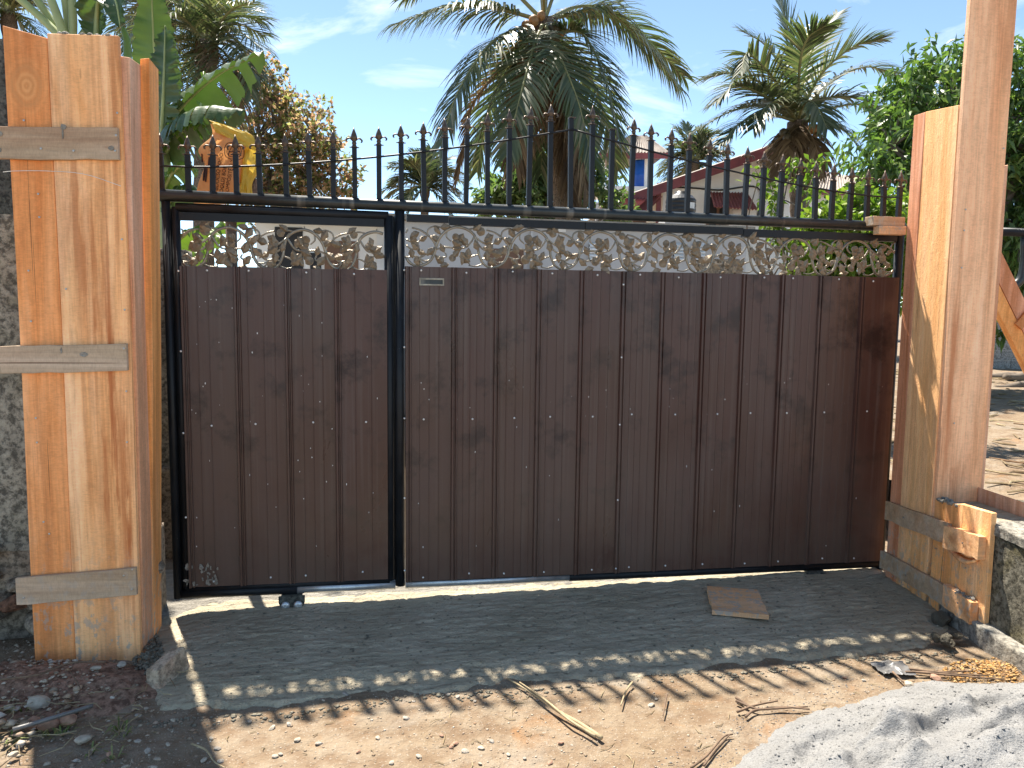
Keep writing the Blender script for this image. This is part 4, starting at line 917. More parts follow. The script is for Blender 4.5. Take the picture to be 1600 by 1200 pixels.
def gen_edge():
    u = nr.uniform(.1, 3.5); p = G(u, -.96 - .06 * nr.random() ** 2 + .02 * math.sin(u * 7)); return p.x, p.y, gz(p.x, p.y)
gravel('apron_crumbs', 'lump', gen_edge, 900, .003, .014, 'grey concrete crumbs along edge of wet concrete')
def gen_ap():
    u = nr.uniform(.1, 3.6); v = -.9 + .88 * nr.random(); p = G(u, v); return p.x, p.y, float(apron_h(np.array(u), np.array(v)))
gravel('mortar_crumbs', 'lump', gen_ap, 1500, .0025, .011, 'small mortar crumbs stuck on the wet concrete')
def gen_heap():
    i = nr.integers(0, HX.shape[0]); j = nr.integers(0, HX.shape[1])
    while HZ[i, j] < .01: i = nr.integers(0, HX.shape[0]); j = nr.integers(0, HX.shape[1])
    return HX[i, j], HYY[i, j], HZ[i, j]
gravel('sand_clods', 'sand', gen_heap, 5000, .002, .008, 'loose clods and grit on the sand heap')
def gen_sand():
    t_ = nr.uniform(1.2, 3.6); p = (2.10 + 1.66 * (1 + nr.uniform(-.06, .10)) * math.cos(t_), 1.80 + 1.20 * (1 + nr.uniform(-.06, .12)) * math.sin(t_)); return p[0], p[1], gz(*p)
gravel('sand_grains', 'sand', gen_sand, 1500, .0015, .006, 'grey grit fringing the sand heap')

def stick(pts, r, mat, name, label, z=.012, taper=.5):
    q = [onz(px, py, z) for px, py in pts]; q = [Vector((p.x, p.y, max(gz(p.x, p.y), 0) + z)) for p in q]
    c = bez(q, max(6, len(q) * 4)); return tag(MB().tube(c, [r * (1 - (1 - taper) * i / len(c)) for i in range(len(c))], 6).build(name, M[mat], None, True), label, 'stick')
stick([(940, 1153), (905, 1130), (870, 1110), (835, 1085), (793, 1060)], .0085, 'drystalk', 'dry_stalk', 'long pale split stalk lying on dirt, right strand', .012, .35)
stick([(930, 1150), (890, 1125), (850, 1092), (812, 1066)], .006, 'drystalk', 'dry_stalk', 'thinner pale stalk strand left of long split stalk', .022, .4)
stick([(988, 1066), (978, 1080), (970, 1102)], .005, 'drystalk', 'twig', 'short bent pale twig standing out on dirt beyond the stalks')
stick([(1042, 1085), (1036, 1118)], .004, 'twig', 'twig', 'small straight twig on dirt left of the sand heap')
stick([(300, 1162), (322, 1172), (335, 1190), (352, 1200)], .004, 'drystalk', 'twig', 'curled pale twig near bottom left sunlit dirt')
stick([(20, 1140), (80, 1122), (145, 1102)], .008, 'plastic', 'stick', 'whitish straight stick lying over the rubble at left', .05, .9)
stick([(215, 1108), (190, 1123)], .004, 'twig', 'twig', 'short dark twig right of grass tufts in shade')
stick([(0, 1062), (60, 1054), (110, 1036), (165, 1034)], .005, 'twig', 'root', 'long brown root curving over soil before left formwork', .075, .6)
stick([(110, 1050), (125, 1075), (120, 1085)], .003, 'twig', 'root', 'short thin root hanging down the soil mound', .06)
for i, q in enumerate((((1150, 1095), (1185, 1108), (1225, 1105), (1265, 1108)), ((1152, 1112), (1180, 1102), (1215, 1095)), ((1165, 1120), (1178, 1110), (1200, 1108), (1262, 1104)), ((1150, 1090), (1172, 1104)))):
    stick(q, .0055, 'twig', 'twig', ('longest dark twig at left rim of sand heap', 'upper dark twig of bundle at left rim of sand heap', 'lower dark twig of bundle at left rim of sand heap', 'short forked twig end of bundle by sand heap')[i])
for i, q in enumerate((((1420, 1045), (1480, 1052), (1545, 1056)), ((1430, 1050), (1500, 1056), (1570, 1062)), ((1415, 1050), (1470, 1050), (1520, 1048)), ((1395, 1050), (1412, 1066)), ((1100, 1196), (1115, 1175), (1140, 1148)), ((1080, 1200), (1105, 1180), (1130, 1152), (1145, 1147)))):
    stick(q, .005, 'twig', 'twig', ('middle brown twig by orange gravel', 'lowest brown twig by orange gravel', 'topmost brown twig by orange gravel', 'stubby twig beside grey plastic bag', 'inner reddish stalk at left foot of sand heap', 'outer reddish stalk at left foot of sand heap')[i])
pts = []
for k in range(300):
    x = rng.uniform(-1.9, 2.2); y = rng.uniform(2.0, 3.2); u, v = toG(Vector((x, y, 0)))
    if v < -.97: pts.append(Vector((x, y, gz(x, y) + .004)))
scatter('dirt_straw', 'straw', pts, 'bits of dry straw and root on the dirt', ln=(.012, .07), r=.0016)
pts = [Vector((x, y, gz(x, y) + .03)) for x, y in ((rng.uniform(-2.3, -1.3), rng.uniform(2.4, 3.0)) for _ in range(160))]
scatter('rubble_straw', 'straw', pts, 'dry roots and straw in the shaded rubble', ln=(.03, .16), r=.0022)
gm = MB()
for px, py, n_, h in ((195, 1142, 9, .05), (80, 1140, 12, .06), (95, 1145, 10, .05), (15, 1160, 12, .06), (175, 1180, 7, .05), (35, 1108, 14, .06), (55, 1100, 10, .06), (10, 1150, 10, .05), (185, 1135, 6, .06), (140, 1170, 5, .04)):
    p = onz(px, py)
    for k in range(n_):
        a_ = rng.uniform(0, 6.28); l = h * rng.uniform(.5, 1.3); d = Vector((math.cos(a_), math.sin(a_), 0)); b0 = Vector((p.x, p.y, gz(p.x, p.y) - .002)) + d * rng.uniform(0, .025); s = Vector((-d.y, d.x, 0)) * .003
        m_ = b0 + d * l * .35 + Vector((0, 0, l * .5)); t_ = b0 + d * l + Vector((0, 0, l * rng.uniform(.2, .7)))
        gm.add([b0 - s, b0 + s, m_ + s, m_ - s, t_], [(0, 1, 2, 3), (3, 2, 4)])
tag(gm.build('grass', M['grass']), 'sparse green grass blades in the shaded rubble', 'grass', kind='stuff')

# ------------------------------------------------------------------ buildings behind
def quad_slab(mb, a, b, c, d, th):        # a thick sheet through four points, thickness downwards
    a, b, c, d = map(Vector, (a, b, c, d)); n = (b - a).cross(d - a).normalized(); n = -n if n.z < 0 else n; o_ = n * th
    return mb.hexa([a - o_, b - o_, c - o_, d - o_], [a, b, c, d])
def corrug(mb, a, b, c, d, waves, amp, th=.02):  # corrugated sheet: a->b along the eave, a->d up the slope
    a, b, c, d = map(Vector, (a, b, c, d)); n = waves * 4; nn = (b - a).cross(d - a).normalized(); nn = -nn if nn.z < 0 else nn; vs = []
    for i in range(n + 1):
        t = i / n; o_ = nn * (amp * math.sin(t * waves * 2 * math.pi)); p, q = a.lerp(b, t) + o_, d.lerp(c, t) + o_
        vs += [p, q, p - nn * th, q - nn * th]
    fs = []
    for i in range(n): k = i * 4; fs += [(k, k + 4, k + 5, k + 1), (k + 2, k + 3, k + 7, k + 6), (k, k + 2, k + 6, k + 4), (k + 1, k + 5, k + 7, k + 3)]
    return mb.add(vs, fs)
HY = 24.0
def h(px, py, y=HY): return at(px, py, y)
ho = Vector((h(1135, 300).x, HY, 0))
house = thing('gable_house', 'white two storey house with maroon gable boards and red window awning', 'house', ho)
def hp(px, py, y=HY): return h(px, py, y) - ho
x0, x1 = hp(1036, 300).x, hp(1234, 300).x; zap = h(1198, 240).z; zl = h(1036, 296).z; zr = h(1234, 272).z; xa = hp(1198, 240).x
MB().prism([(x0, 0), (x1, 0), (x1, zr), (xa, zap), (x0, zl)], 0, 8.0).build('wall', M['whitewall'], house)
rfm = MB(); back = Vector((0, 8.4, 0)); fr = Vector((0, -.55, 0))
eL, ap_, eR = hp(938, 322), hp(1198, 232), hp(1262, 296)
corrug(rfm, eL + fr, eL + back, ap_ + back, ap_ + fr, 26, .03); corrug(rfm, eR + fr, eR + back, ap_ + back, ap_ + fr, 26, .03)
roof = rfm.build('roof', M['asbestos'], house)
def board(a, b, wd, y, th=.06):
    mb = MB(); mb.hexa([a + Vector((0, y, -wd)), b + Vector((0, y, -wd)), b + Vector((0, y + th, -wd)), a + Vector((0, y + th, -wd))], [a + Vector((0, y, -.01)), b + Vector((0, y, -.01)), b + Vector((0, y + th, -.01)), a + Vector((0, y + th, -.01))]); return mb
board(eL, ap_, .30, -.62).build('barge_board', M['redpaint'], roof); board(ap_ + Vector((.003, 0, 0)), eR, .30, -.62).build('barge_board', M['redpaint'], roof)
MB().prism([(p.x, p.z) for p in (hp(1185, 236), hp(1195, 229), hp(1205, 231), hp(1216, 243), hp(1198, 235))], -.66, 8.4).build('ridge_cap', M['asbestos'], roof)
MB().box(hp(1033, 0).x, hp(1040, 0).x, -.30, -.18, 0, h(1036, 288).z).build('veranda_post', M['redpaint'], house)
MB().box(hp(945, 0).x, hp(1030, 0).x, 1.2, 1.35, 0, h(985, 308).z).build('veranda_wall', M['greywall'], house)
MB().box(hp(1008, 0).x, hp(1030, 0).x, 1.1, 1.19, 2.4, h(1000, 306).z).build('door', M['brownwood'], house)
aw = MB(); corrug(aw, hp(938, 333, HY - 1.6), hp(985, 333, HY - 1.6), hp(1022, 303, HY - .3), hp(978, 303, HY - .3), 9, .03); aw.build('lean_to_roof', M['redsheet'], house)
aw = MB(); corrug(aw, hp(962, 338, HY - 1.2), hp(1005, 336, HY - 1.2), hp(1035, 306, HY - .2), hp(1003, 306, HY - .2), 9, .03); aw.build('lean_to_roof', M['redsheet'], house)
wx0, wx1 = hp(1116, 0).x, hp(1152, 0).x; wz0, wz1 = h(1130, 352).z, h(1130, 308).z
wd_ = MB(); wd_.box(wx0, wx1, -.012, -.004, wz0, wz1).build('window', M['dark'], house)
win = [o for o in house.children if o.name.startswith('window')][0]
f_ = MB()
for a_, b_ in ((wx0, wx0 + .08), ((wx0 + wx1) / 2 - .04, (wx0 + wx1) / 2 + .04), (wx1 - .08, wx1)): f_.box(a_, b_, -.06, -.013, wz0, wz1)
f_.build('frame', M['brownwood'], win)
MB().box(wx1 + .1, wx1 + .55, -.05, -.004, h(1160, 347).z, h(1160, 328).z).build('vent_panel', M['labelwhite'], house)
aw = MB(); corrug(aw, hp(1116, 323, HY - .9), hp(1183, 327, HY - .9), hp(1167, 301, HY - .05), hp(1110, 300, HY - .05), 12, .025)
A1, B1, C1 = hp(1183, 327, HY - .9), hp(1167, 301, HY - .05), hp(1182, 327, HY - .05); aw.add([A1, B1, C1, A1 + Vector((.02, 0, 0)), B1 + Vector((.02, 0, 0)), C1 + Vector((.02, 0, 0))], [(0, 1, 2), (5, 4, 3), (0, 3, 4, 1), (1, 4, 5, 2), (2, 5, 3, 0)])
aw.build('window_awning', M['redsheet'], house)
MB().tube(bez([hp(1040, 292, HY - .03), hp(1085, 294, HY - .03), hp(1125, 297, HY - .03), hp(1185, 294, HY - .03), hp(1183, 345, HY - .03)], 24), .025, 5).build('wall_cable', M['dark'], house, True)
p = h(1063, 340, 21.0); tk_ = thing('water_tank', 'black ribbed water tank with white label before the white house', 'tank', (p.x, 21.0, 0))
r0 = 23 / FPX * 21; zb0, zt0 = h(1063, 345, 21).z, h(1063, 312, 21).z
prof = [(r0 * .98, zb0)]
for k in range(5): zz = zb0 + (zt0 - zb0) * k / 5; prof += [(r0, zz + .02), (r0, zz + .09), (r0 * .965, zz + .105), (r0 * .965, zz + .115)]
prof += [(r0 * .97, zt0), (r0 * .75, zt0 + .10), (r0 * .4, zt0 + .15), (r0 * .38, zt0 + .21), (r0 * .05, zt0 + .22)]
MB().lathe(prof, 28).build('tank_body', M['blacktank'], tk_, True)
lb = MB(); a0 = [rad(-78 + 4.5 * i) for i in range(9)]
z0_, z1_ = zb0 + (zt0 - zb0) * .52, zb0 + (zt0 - zb0) * .80
lb.add([((r0 + .012) * math.cos(t_), (r0 + .012) * math.sin(t_), z) for z in (z0_, z1_) for t_ in a0], [(i, i + 1, i + 10, i + 9) for i in range(8)]); lb.build('label_patch', M['labelwhite'], tk_)
MB().box(-.5, .5, -.5, .5, 0, zb0).build('tank_stand', M['greywall'], tk_)

TY = 29.0
p = h(985, 300, TY); tw = thing('roof_lookout', 'white lookout tower with tiled hip roof and blue drum inside', 'tower', (p.x, TY, 0))
to = Vector((p.x, TY, 0))
def tp(px, py, y=TY): return h(px, py, y) - to
xl, xr = tp(946, 0).x, tp(1028, 0).x; zs = h(985, 292, TY).z; ze = h(985, 244, TY).z; dp = 2.0
MB().box(tp(1004, 0).x, xr, .3, dp, 0, zs - .2).build('tower_wall', M['whitewall'], tw)
MB().box(tp(936, 0).x, xr + .1, -.15, dp + .1, zs - .2, zs).build('floor_slab', M['whitewall'], tw)
for xx in (xl, tp(962, 0).x, xr - .28):
    MB().box(xx, xx + (.28 if xx > 1 else .10), 0, .2, zs, ze).build('column', M['whitewall'], tw)
MB().box(xr - .3, xr, dp - .25, dp - .05, zs, ze).build('column', M['whitewall'], tw)
for k in range(7):
    xx = tp(938 + k * 4.2, 0).x; MB().tube([(xx, -.08, zs), (xx, -.08, zs + .62)], .035, 6).build('baluster', M['whitewall'], tw)
MB().box(tp(936, 0).x, tp(966, 0).x, -.13, -.03, zs + .62, zs + .70).build('handrail', M['whitewall'], tw)
rfm = MB(); a, b = tp(936, 238, TY - .5), tp(1046, 238, TY - .5); c, d = b + Vector((-.2, dp + 1.1, 0)), a + Vector((.2, dp + 1.1, 0)); top0, top1 = tp(985, 212, TY + .9), tp(1010, 212, TY + .9)
corrug(rfm, a, b, top1, top0, 22, .035); corrug(rfm, b, c, top1, top1 + Vector((0, .02, 0)), 14, .03); corrug(rfm, d, a, top0, top0 + Vector((0, .02, 0)), 14, .03); corrug(rfm, c, d, top0 + Vector((0, .02, 0)), top1 + Vector((0, .02, 0)), 14, .03)
rf_ = rfm.build('roof', M['asbestos'], tw)
MB().hexa([a + Vector((0, -.05, -.22)), b + Vector((0, -.05, -.22)), b + Vector((0, .05, -.22)), a + Vector((0, .05, -.22))], [a + Vector((0, -.05, -.03)), b + Vector((0, -.05, -.03)), b + Vector((0, .05, -.03)), a + Vector((0, .05, -.03))]).build('fascia', M['redpaint'], rf_)
dr = tp(1002, 268, TY + .9); rr_ = 15 / FPX * TY
tag(MB().lathe([(rr_ * .95, 0), (rr_, .05), (rr_, .5), (rr_ * 1.03, .53), (rr_, .56), (rr_, 1.0), (rr_ * .9, 1.1), (rr_ * .3, 1.14)], 24).build('water_drum', M['bluetank'], None, True), 'bright blue plastic drum standing inside the lookout tower', 'drum').location = Vector((dr.x, dr.y, zs + .005)) + Vector((to.x, to.y, 0))

p = h(1310, 300, 30); fh_ = thing('distant_house', 'low house with grey sheet roof seen between palm and mango tree', 'house', (p.x, 30, 0)); fo = Vector((p.x, 30, 0))
def fp(px, py, y=30): return h(px, py, y) - fo
MB().box(fp(1245, 0).x, fp(1352, 0).x, 0, 3, 0, h(1300, 300, 30).z).build('wall', M['whitewall'], fh_)
rfm = MB(); corrug(rfm, fp(1240, 294, 29.6), fp(1358, 298, 29.6), fp(1340, 276, 32), fp(1262, 268, 32), 24, .04); r1 = rfm.build('roof', M['asbestos'], fh_)
MB().hexa([fp(1240, 303, 29.55), fp(1358, 306, 29.55), fp(1358, 306, 29.65), fp(1240, 303, 29.65)], [fp(1240, 295, 29.55), fp(1358, 299, 29.55), fp(1358, 299, 29.65), fp(1240, 295, 29.65)]).build('fascia', M['redpaint'], r1)
rfm = MB(); quad_slab(rfm, fp(1255, 282, 31.8), fp(1296, 276, 31.8), fp(1290, 268, 32.5), fp(1262, 258, 32.5), .12).build('upper_roof', M['redpaint'], fh_)
rfm = MB(); quad_slab(rfm, fp(1296, 283, 32.2), fp(1345, 284, 32.2), fp(1335, 277, 33), fp(1300, 273, 33), .10).build('rear_roof', M['redsheet'], fh_)

# low grey outbuilding right behind the gate: its eaves are level with the gate's top rail
AV = 4.6
def ga(px, py, v=AV):
    d = ray(px, py); n = gn; t = ((GL + gn * v) - CAM).dot(n) / d.dot(n); q = CAM + d * t; a, b = toG(q); return a, q.z
an = thing('outbuilding', 'low grey rendered outbuilding with louvred vents just behind the gate', 'building'); an.matrix_world = GM
u0, _ = ga(395, 380); u1, _ = ga(1166, 390); zt = ga(640, 336)[1]; zt = min(zt, ga(1160, 353)[1] + .01); um, _ = ga(622, 380)
MB().box(um, u1, AV, AV + 2.4, 0, zt - .06).build('wall', M['greywall'], an)
MB().box(u0, um - .004, AV + .3, AV + 2.4, 0, zt - .06).build('wall', M['whitewall'], an)
MB().box(u0 - .05, u1 + .05, AV - .10, AV + 2.5, zt - .058, zt).build('roof_slab', M['mortar'], an)
def recess(pa, pb, ya, yb, mat, nm, v=AV, t=.012):
    a, z1 = ga(pa, ya); b, _ = ga(pb, ya); _, z0 = ga(pa, yb); return MB().box(a, b, v - t, v - .002, z0, z1).build(nm, M[mat], an), (a, b, z0, z1)
for pa, pb in ((920, 938), (1052, 1066), (1082, 1100)):
    o, (a, b, z0, z1) = recess(pa, pb, 382, 408, 'dark', 'louvre_vent'); 
    for k in range(5):
        zz = z0 + (z1 - z0) * (k + .3) / 5; s = MB(); s.hexa([(a, AV - .05, zz), (b, AV - .05, zz), (b, AV - .013, zz + .03), (a, AV - .013, zz + .03)], [(a, AV - .05, zz + .012), (b, AV - .05, zz + .012), (b, AV - .013, zz + .042), (a, AV - .013, zz + .042)]); s.build('slat', M['labelwhite'], o)
recess(762, 818, 388, 520, 'brownwood', 'door'); recess(1090, 1160, 404, 470, 'rubble', 'stain_patch', t=.006); recess(866, 884, 348, 362, 'labelwhite', 'vent_tile'); recess(828, 832, 345, 470, 'greywall', 'pipe', t=.05)
for pa, pb, ya, yb, m_ in ((425, 470, 350, 520, 'dark'), (505, 560, 372, 470, 'brownwood'), (482, 500, 392, 470, 'dark')): recess(pa, pb, ya, yb, m_, 'opening', AV + .3)
recess(590, 606, 350, 520, 'labelwhite', 'door_frame', AV + .3, .03)

# ------------------------------------------------------------------ vegetation
def frond(parent, pts, mat='palmleaf', n=64, ll=.62, wd=.030, droop=.55, seed=0, rmat='rachis', bare=.16, rr=.030, up=.25, stiff=0.0, name='frond'):
    R = np.random.default_rng(seed + 1000); c = bez(pts, n + 1); P = np.array([tuple(p) for p in c]); T = np.gradient(P, axis=0); T /= np.linalg.norm(T, axis=1)[:, None]
    Lc = np.linalg.norm(np.diff(P, axis=0), axis=1).sum()
    Z = np.array((0, 0, 1.)); hz = P[-1] - P[0]; hz[2] = 0; hz = hz / (np.linalg.norm(hz) + 1e-6); S0 = np.cross(hz, Z)
    Vs = []; Fs = []; q = 0
    for i in range(int(n * bare), n + 1):
        t = max(0.0, (i / n - bare) / (1 - bare)); prof = (math.sin(math.pi * min(1, .12 + .88 * t ** .75)) ** .55) if t < .98 else .35
        for s in (-1, 1):
            if R.random() < .05: continue
            L = ll * (.30 + .70 * prof) * R.uniform(.82, 1.1) * (1 - .25 * max(0, t - .8))
            Tt = T[i]; S = S0 - Tt * (S0 @ Tt); S /= np.linalg.norm(S) + 1e-9; N = np.cross(S, Tt); N = N if N[2] > 0 else -N
            d = s * S * (1 - .35 * t) + Tt * (.45 + .75 * t) + N * up * R.uniform(.4, 1.3) + R.normal(0, .07, 3); d /= np.linalg.norm(d)
            p = P[i] + (0, 0, 0); w_ = wd * R.uniform(.8, 1.15); dr = droop * R.uniform(.7, 1.35); segs = 4; row = []
            for k in range(segs + 1):
                f = k / segs; hw = w_ * (.55 + .9 * f - 1.4 * f * f) * .5 if k < segs else .002
                wv = np.cross(d, N); wv /= np.linalg.norm(wv) + 1e-9
                row.append((p - wv * hw, p + wv * hw)); p = p + d * (L / segs); d = d + np.array((0, 0, -dr * (.25 + .55 * f))); d /= np.linalg.norm(d)
            for a_, b_ in row: Vs += [a_, b_]
            for k in range(segs): Fs.append((q + 2 * k, q + 2 * k + 1, q + 2 * k + 3, q + 2 * k + 2))
            q += 2 * (segs + 1)
    o = link(name, npmesh(name, np.array(Vs), np.array(Fs), M[mat]), parent)
    MB().tube(c[::3] + [c[-1]], [rr * (1 - .88 * i / (len(c[::3]))) for i in range(len(c[::3]) + 1)], 6).build('rachis', M[rmat], o, True)
    return o
def palm(label, base_px, y, crown_px, fronds, r=(.22, .16), ll=.62, wd=.03, nuts=(), group=None, n=64, rr=.03, rings=True):
    cw = at(*crown_px, y); b = at(base_px[0], 485, y); root = thing('coconut_palm', label, 'palm tree', (b.x, y, 0), 0, group); o0 = Vector((b.x, y, 0))
    tp_ = bez([Vector((0, 0, -.1)), Vector(((cw.x - b.x) * .25, 0, cw.z * .45)), cw - o0], 60); tr = MB()
    tr.tube(tp_, [(r[0] + (r[1] - r[0]) * i / 59) * (1 + (.05 * math.sin(i * 1.9) if rings else 0)) * (1.25 if i > 55 else 1) for i in range(60)], 14); tr.build('trunk', M['palmtrunk'], root, True)
    for k, f in enumerate(fronds):
        pts = f[0]; kw = dict(f[1]) if len(f) > 1 else {}
        q = [cw - o0 + Vector((0, 0, .0))] if not kw.pop('free', False) else []
        for x_, y_, *dd in pts: q.append(at(x_, y_, y + (dd[0] if dd else 0)) - o0)
        kw.setdefault('ll', ll); kw.setdefault('wd', wd); kw.setdefault('n', n); kw.setdefault('rr', rr)
        frond(root, q, seed=k + int(crown_px[0]), **kw)
    for x_, y_, dd, rn, m_ in nuts:
        p = at(x_, y_, y + dd) - o0; MB().lathe([(rn * .25, -rn * 1.15), (rn * .8, -rn * .7), (rn, 0), (rn * .85, rn * .6), (rn * .3, rn)], 10, p).build('coconut', M[m_], root, True)
    return root
OL = dict(mat='palmolive'); DD = dict(mat='palmdead', rmat='rachisdead', droop=.9, up=0)
palm('tall coconut palm with drooping fronds rising behind middle of gate', (900, 0), 13, (850, 33), [
    ([(770, 12, -.4), (700, 10, -.8), (612, 40, -1.0)], dict(mat='palmolive', droop=1.0, up=0)), ([(770, -40), (700, -50, .5), (635, -5, .8)],),
    ([(800, 48, -.5), (760, 75, -1), (715, 145, -1.4), (690, 225, -1.6)], dict(mat='palmolive', droop=.75, up=.1)), ([(815, 70, .8), (785, 110, 1.2), (760, 190, 1.5), (745, 270, 1.6)], dict(droop=.5)),
    ([(838, 62, -.8), (825, 105, -1.3), (808, 170, -1.6), (792, 240, -1.7)], dict(mat='palmolive', droop=.5)), ([(865, 70, -.9), (882, 105, -1.2), (905, 165, -1.4), (925, 250, -1.5)], dict(droop=.4)),
    ([(880, 48, -.3), (912, 55, -.5), (945, 120, -.7), (968, 215, -.8)], dict(droop=.4)), ([(895, 22, 0), (945, 15, .2), (1005, 65, .3), (1062, 138, .4)], dict(mat='palmolive', droop=1.1, up=0)),
    ([(905, 10, .9), (960, 20, 1.4), (1020, 70, 1.8), (1068, 120, 2.0)],), ([(880, -30), (960, -90), (1060, -60)],), ([(840, -60), (820, -140), (760, -170)],), ([(860, -60, 1), (890, -150, 1.5), (930, -190, 2)],), ([(850, -50, -1), (860, -120, -2), (900, -160, -3)],),
    ([(835, 80, .4), (815, 140, .6), (800, 230, .7)], dict(droop=.6)), ([(860, 85, .6), (870, 150, .9), (885, 240, 1)], dict(droop=.6)), ([(885, 72, .8), (925, 125, 1.2), (950, 200, 1.4), (965, 265, 1.5)], dict(droop=.5)),
    ([(842, 85, -.4), (832, 140, -.6), (815, 210, -.7), (806, 260, -.7)], DD), ([(872, 85, -.3), (890, 150, -.5), (905, 230, -.6), (918, 310, -.6)], DD), ([(864, 90, -.3), (880, 170, -.5), (888, 250, -.5), (895, 325, -.5)], DD), ([(815, 72, .3), (740, 160, .5), (725, 230, .5), (712, 285, .5)], dict(mat='palmdead', rmat='rachisdead', droop=.9, ll=.4)),
    ([(820, 70, 0), (775, 140, 0), (745, 230, -.2), (728, 300, -.2)], dict(droop=.4)), ([(855, 100, .4), (850, 170, .5), (845, 270, .5)], dict(droop=.5))],
    r=(.24, .18), ll=.80, wd=.058, rr=.036, n=90, nuts=[(834, 32, -.35, .085, 'coconut'), (822, 40, -.4, .08, 'coconut'), (828, 50, -.3, .08, 'coconutgreen'), (846, 24, -.3, .07, 'coconut'), (866, 45, -.3, .10, 'coconutgreen'), (858, 56, -.35, .10, 'coconutgreen'), (877, 48, -.2, .09, 'coconut'), (818, 52, -.2, .09, 'coconutgreen')])
rp = []
for k, f in enumerate((([(1242, 110), (1232, 50), (1220, 2)], dict(droop=.15, up=.05)), ([(1258, 110, 1), (1280, 55, 1.5), (1308, 22, 2)], dict(droop=.2, up=.05)), ([(1225, 115, .5), (1195, 70, .8), (1158, 48, 1)], dict(droop=.35)), ([(1210, 125, -.5), (1170, 85, -.8), (1158, 110, -1.2)], OL),
        ([(1280, 120, -.5), (1330, 75, -.8), (1376, 62, -1)], dict(droop=.3)), ([(1290, 135, .5), (1350, 105, .8), (1405, 118, 1)], dict(mat='palmolive', droop=.5)), ([(1205, 140, 0), (1150, 115, 0), (1103, 122, 0)], OL), ([(1195, 150, -.8), (1150, 135, -1.2), (1118, 160, -1.5)], OL),
        ([(1195, 165, -.5), (1140, 175, -.8), (1088, 205, -1)], OL), ([(1205, 180, -1), (1160, 190, -1.5), (1128, 222, -1.8)], OL), ([(1290, 155, -.7), (1345, 155, -1), (1386, 180, -1.2)], OL), ([(1295, 170, .5), (1350, 165, .8), (1392, 200, 1)],), ([(1285, 190, -.6), (1320, 205, -.9), (1352, 245, -1.1)], dict(mat='palmleaf', droop=.7)),
        ([(1258, 160, -1), (1275, 165, -1.5), (1292, 200, -1.8)], OL), ([(1225, 165, -1), (1200, 165, -1.6), (1178, 200, -2)], OL), ([(1262, 205, -.5), (1275, 230, -.8), (1278, 262, -.9)], DD), ([(1232, 210, -.5), (1222, 240, -.7), (1218, 268, -.8)], DD), ([(1246, 212, -.6), (1252, 245, -.8), (1262, 285, -.9)], DD), ([(1250, 100, -1), (1262, 60, -1.5), (1290, 40, -2)], dict(droop=.3)))): rp.append(f)
palm('shaggy coconut palm standing right of the white gable house', (1250, 0), 21, (1246, 190), rp, r=(.28, .22), ll=.95, wd=.085, rr=.05, n=62, nuts=[(1224, 208, -.5, .12, 'coconutgreen'), (1230, 215, -.6, .12, 'coconutgreen'), (1270, 200, -.5, .13, 'coconut'), (1276, 206, -.4, .12, 'coconut'), (1220, 215, -.4, .11, 'coconutgreen')])
def radial(cx, cy, R_, n, seed, tilt=0, ol=.4, sq=.85):
    R = random.Random(seed); out = []
    for k in range(n):
        a_ = -math.pi / 2 + (k - (n - 1) / 2) * (2 * math.pi * .86 / n) + R.uniform(-.12, .12); r_ = R_ * R.uniform(.82, 1.1); lift = .30 * abs(math.sin(a_ + math.pi / 2)); z = R.uniform(-1.2, 1.2)
        ex, ey = cx + r_ * math.cos(a_), cy + r_ * math.sin(a_) * sq
        out.append(([(cx + .5 * r_ * math.cos(a_), cy + .5 * r_ * math.sin(a_) * sq - R_ * lift * .6, z * .5), (ex, ey + R_ * lift * .25, z)], OL if R.random() < ol else {}))
    return out
palm('small distant coconut palm seen low between pickets left of centre', (662, 0), 34, (664, 292), radial(664, 290, 62, 24, 3), r=(.2, .17), ll=.95, wd=.12, n=36, rr=.05)
palm('pale distant coconut palm rising between tower and gable house', (1088, 0), 38, (1086, 250), radial(1086, 250, 60, 20, 5), r=(.2, .17), ll=.95, wd=.12, n=34, rr=.05)
lp = radial(322, 62, 100, 20, 11, ol=.35) + [([(365, 60, -.5), (385, 90, -.8), (392, 150, -1)], OL), ([(350, 95, -.6), (368, 130, -.9), (370, 190, -1)], DD), ([(300, 100, -.6), (290, 150, -.9), (285, 205, -1)], {}), ([(330, 100, -.6), (340, 150, -.8), (335, 200, -1)], {}), ([(310, 90), (300, 160), (305, 215)], {})]
palm('dense coconut palm behind the banana leaves at upper left', (318, 0), 15, (322, 66), lp, r=(.2, .18), ll=.75, wd=.045, n=46, rr=.035)
palm('dark coconut palm crown cut by top edge above left banana leaves', (250, 0), 18, (252, -8), radial(252, -8, 90, 16, 21) + [([(215, 20, -.5), (205, 45, -.7), (195, 90, -.8)], {}), ([(285, 10, -.5), (300, 40, -.7), (308, 80, -.8)], {}), ([(262, 30, -.5), (272, 60, -.7), (268, 110, -.8)], {})], r=(.2, .18), ll=.8, wd=.05, n=44, rr=.04)
palm('far coconut palm peeping over left formwork at corner of picture', (18, 0), 24, (14, 18), radial(14, 18, 62, 15, 31), r=(.2, .17), ll=.8, wd=.06, n=36, rr=.04)

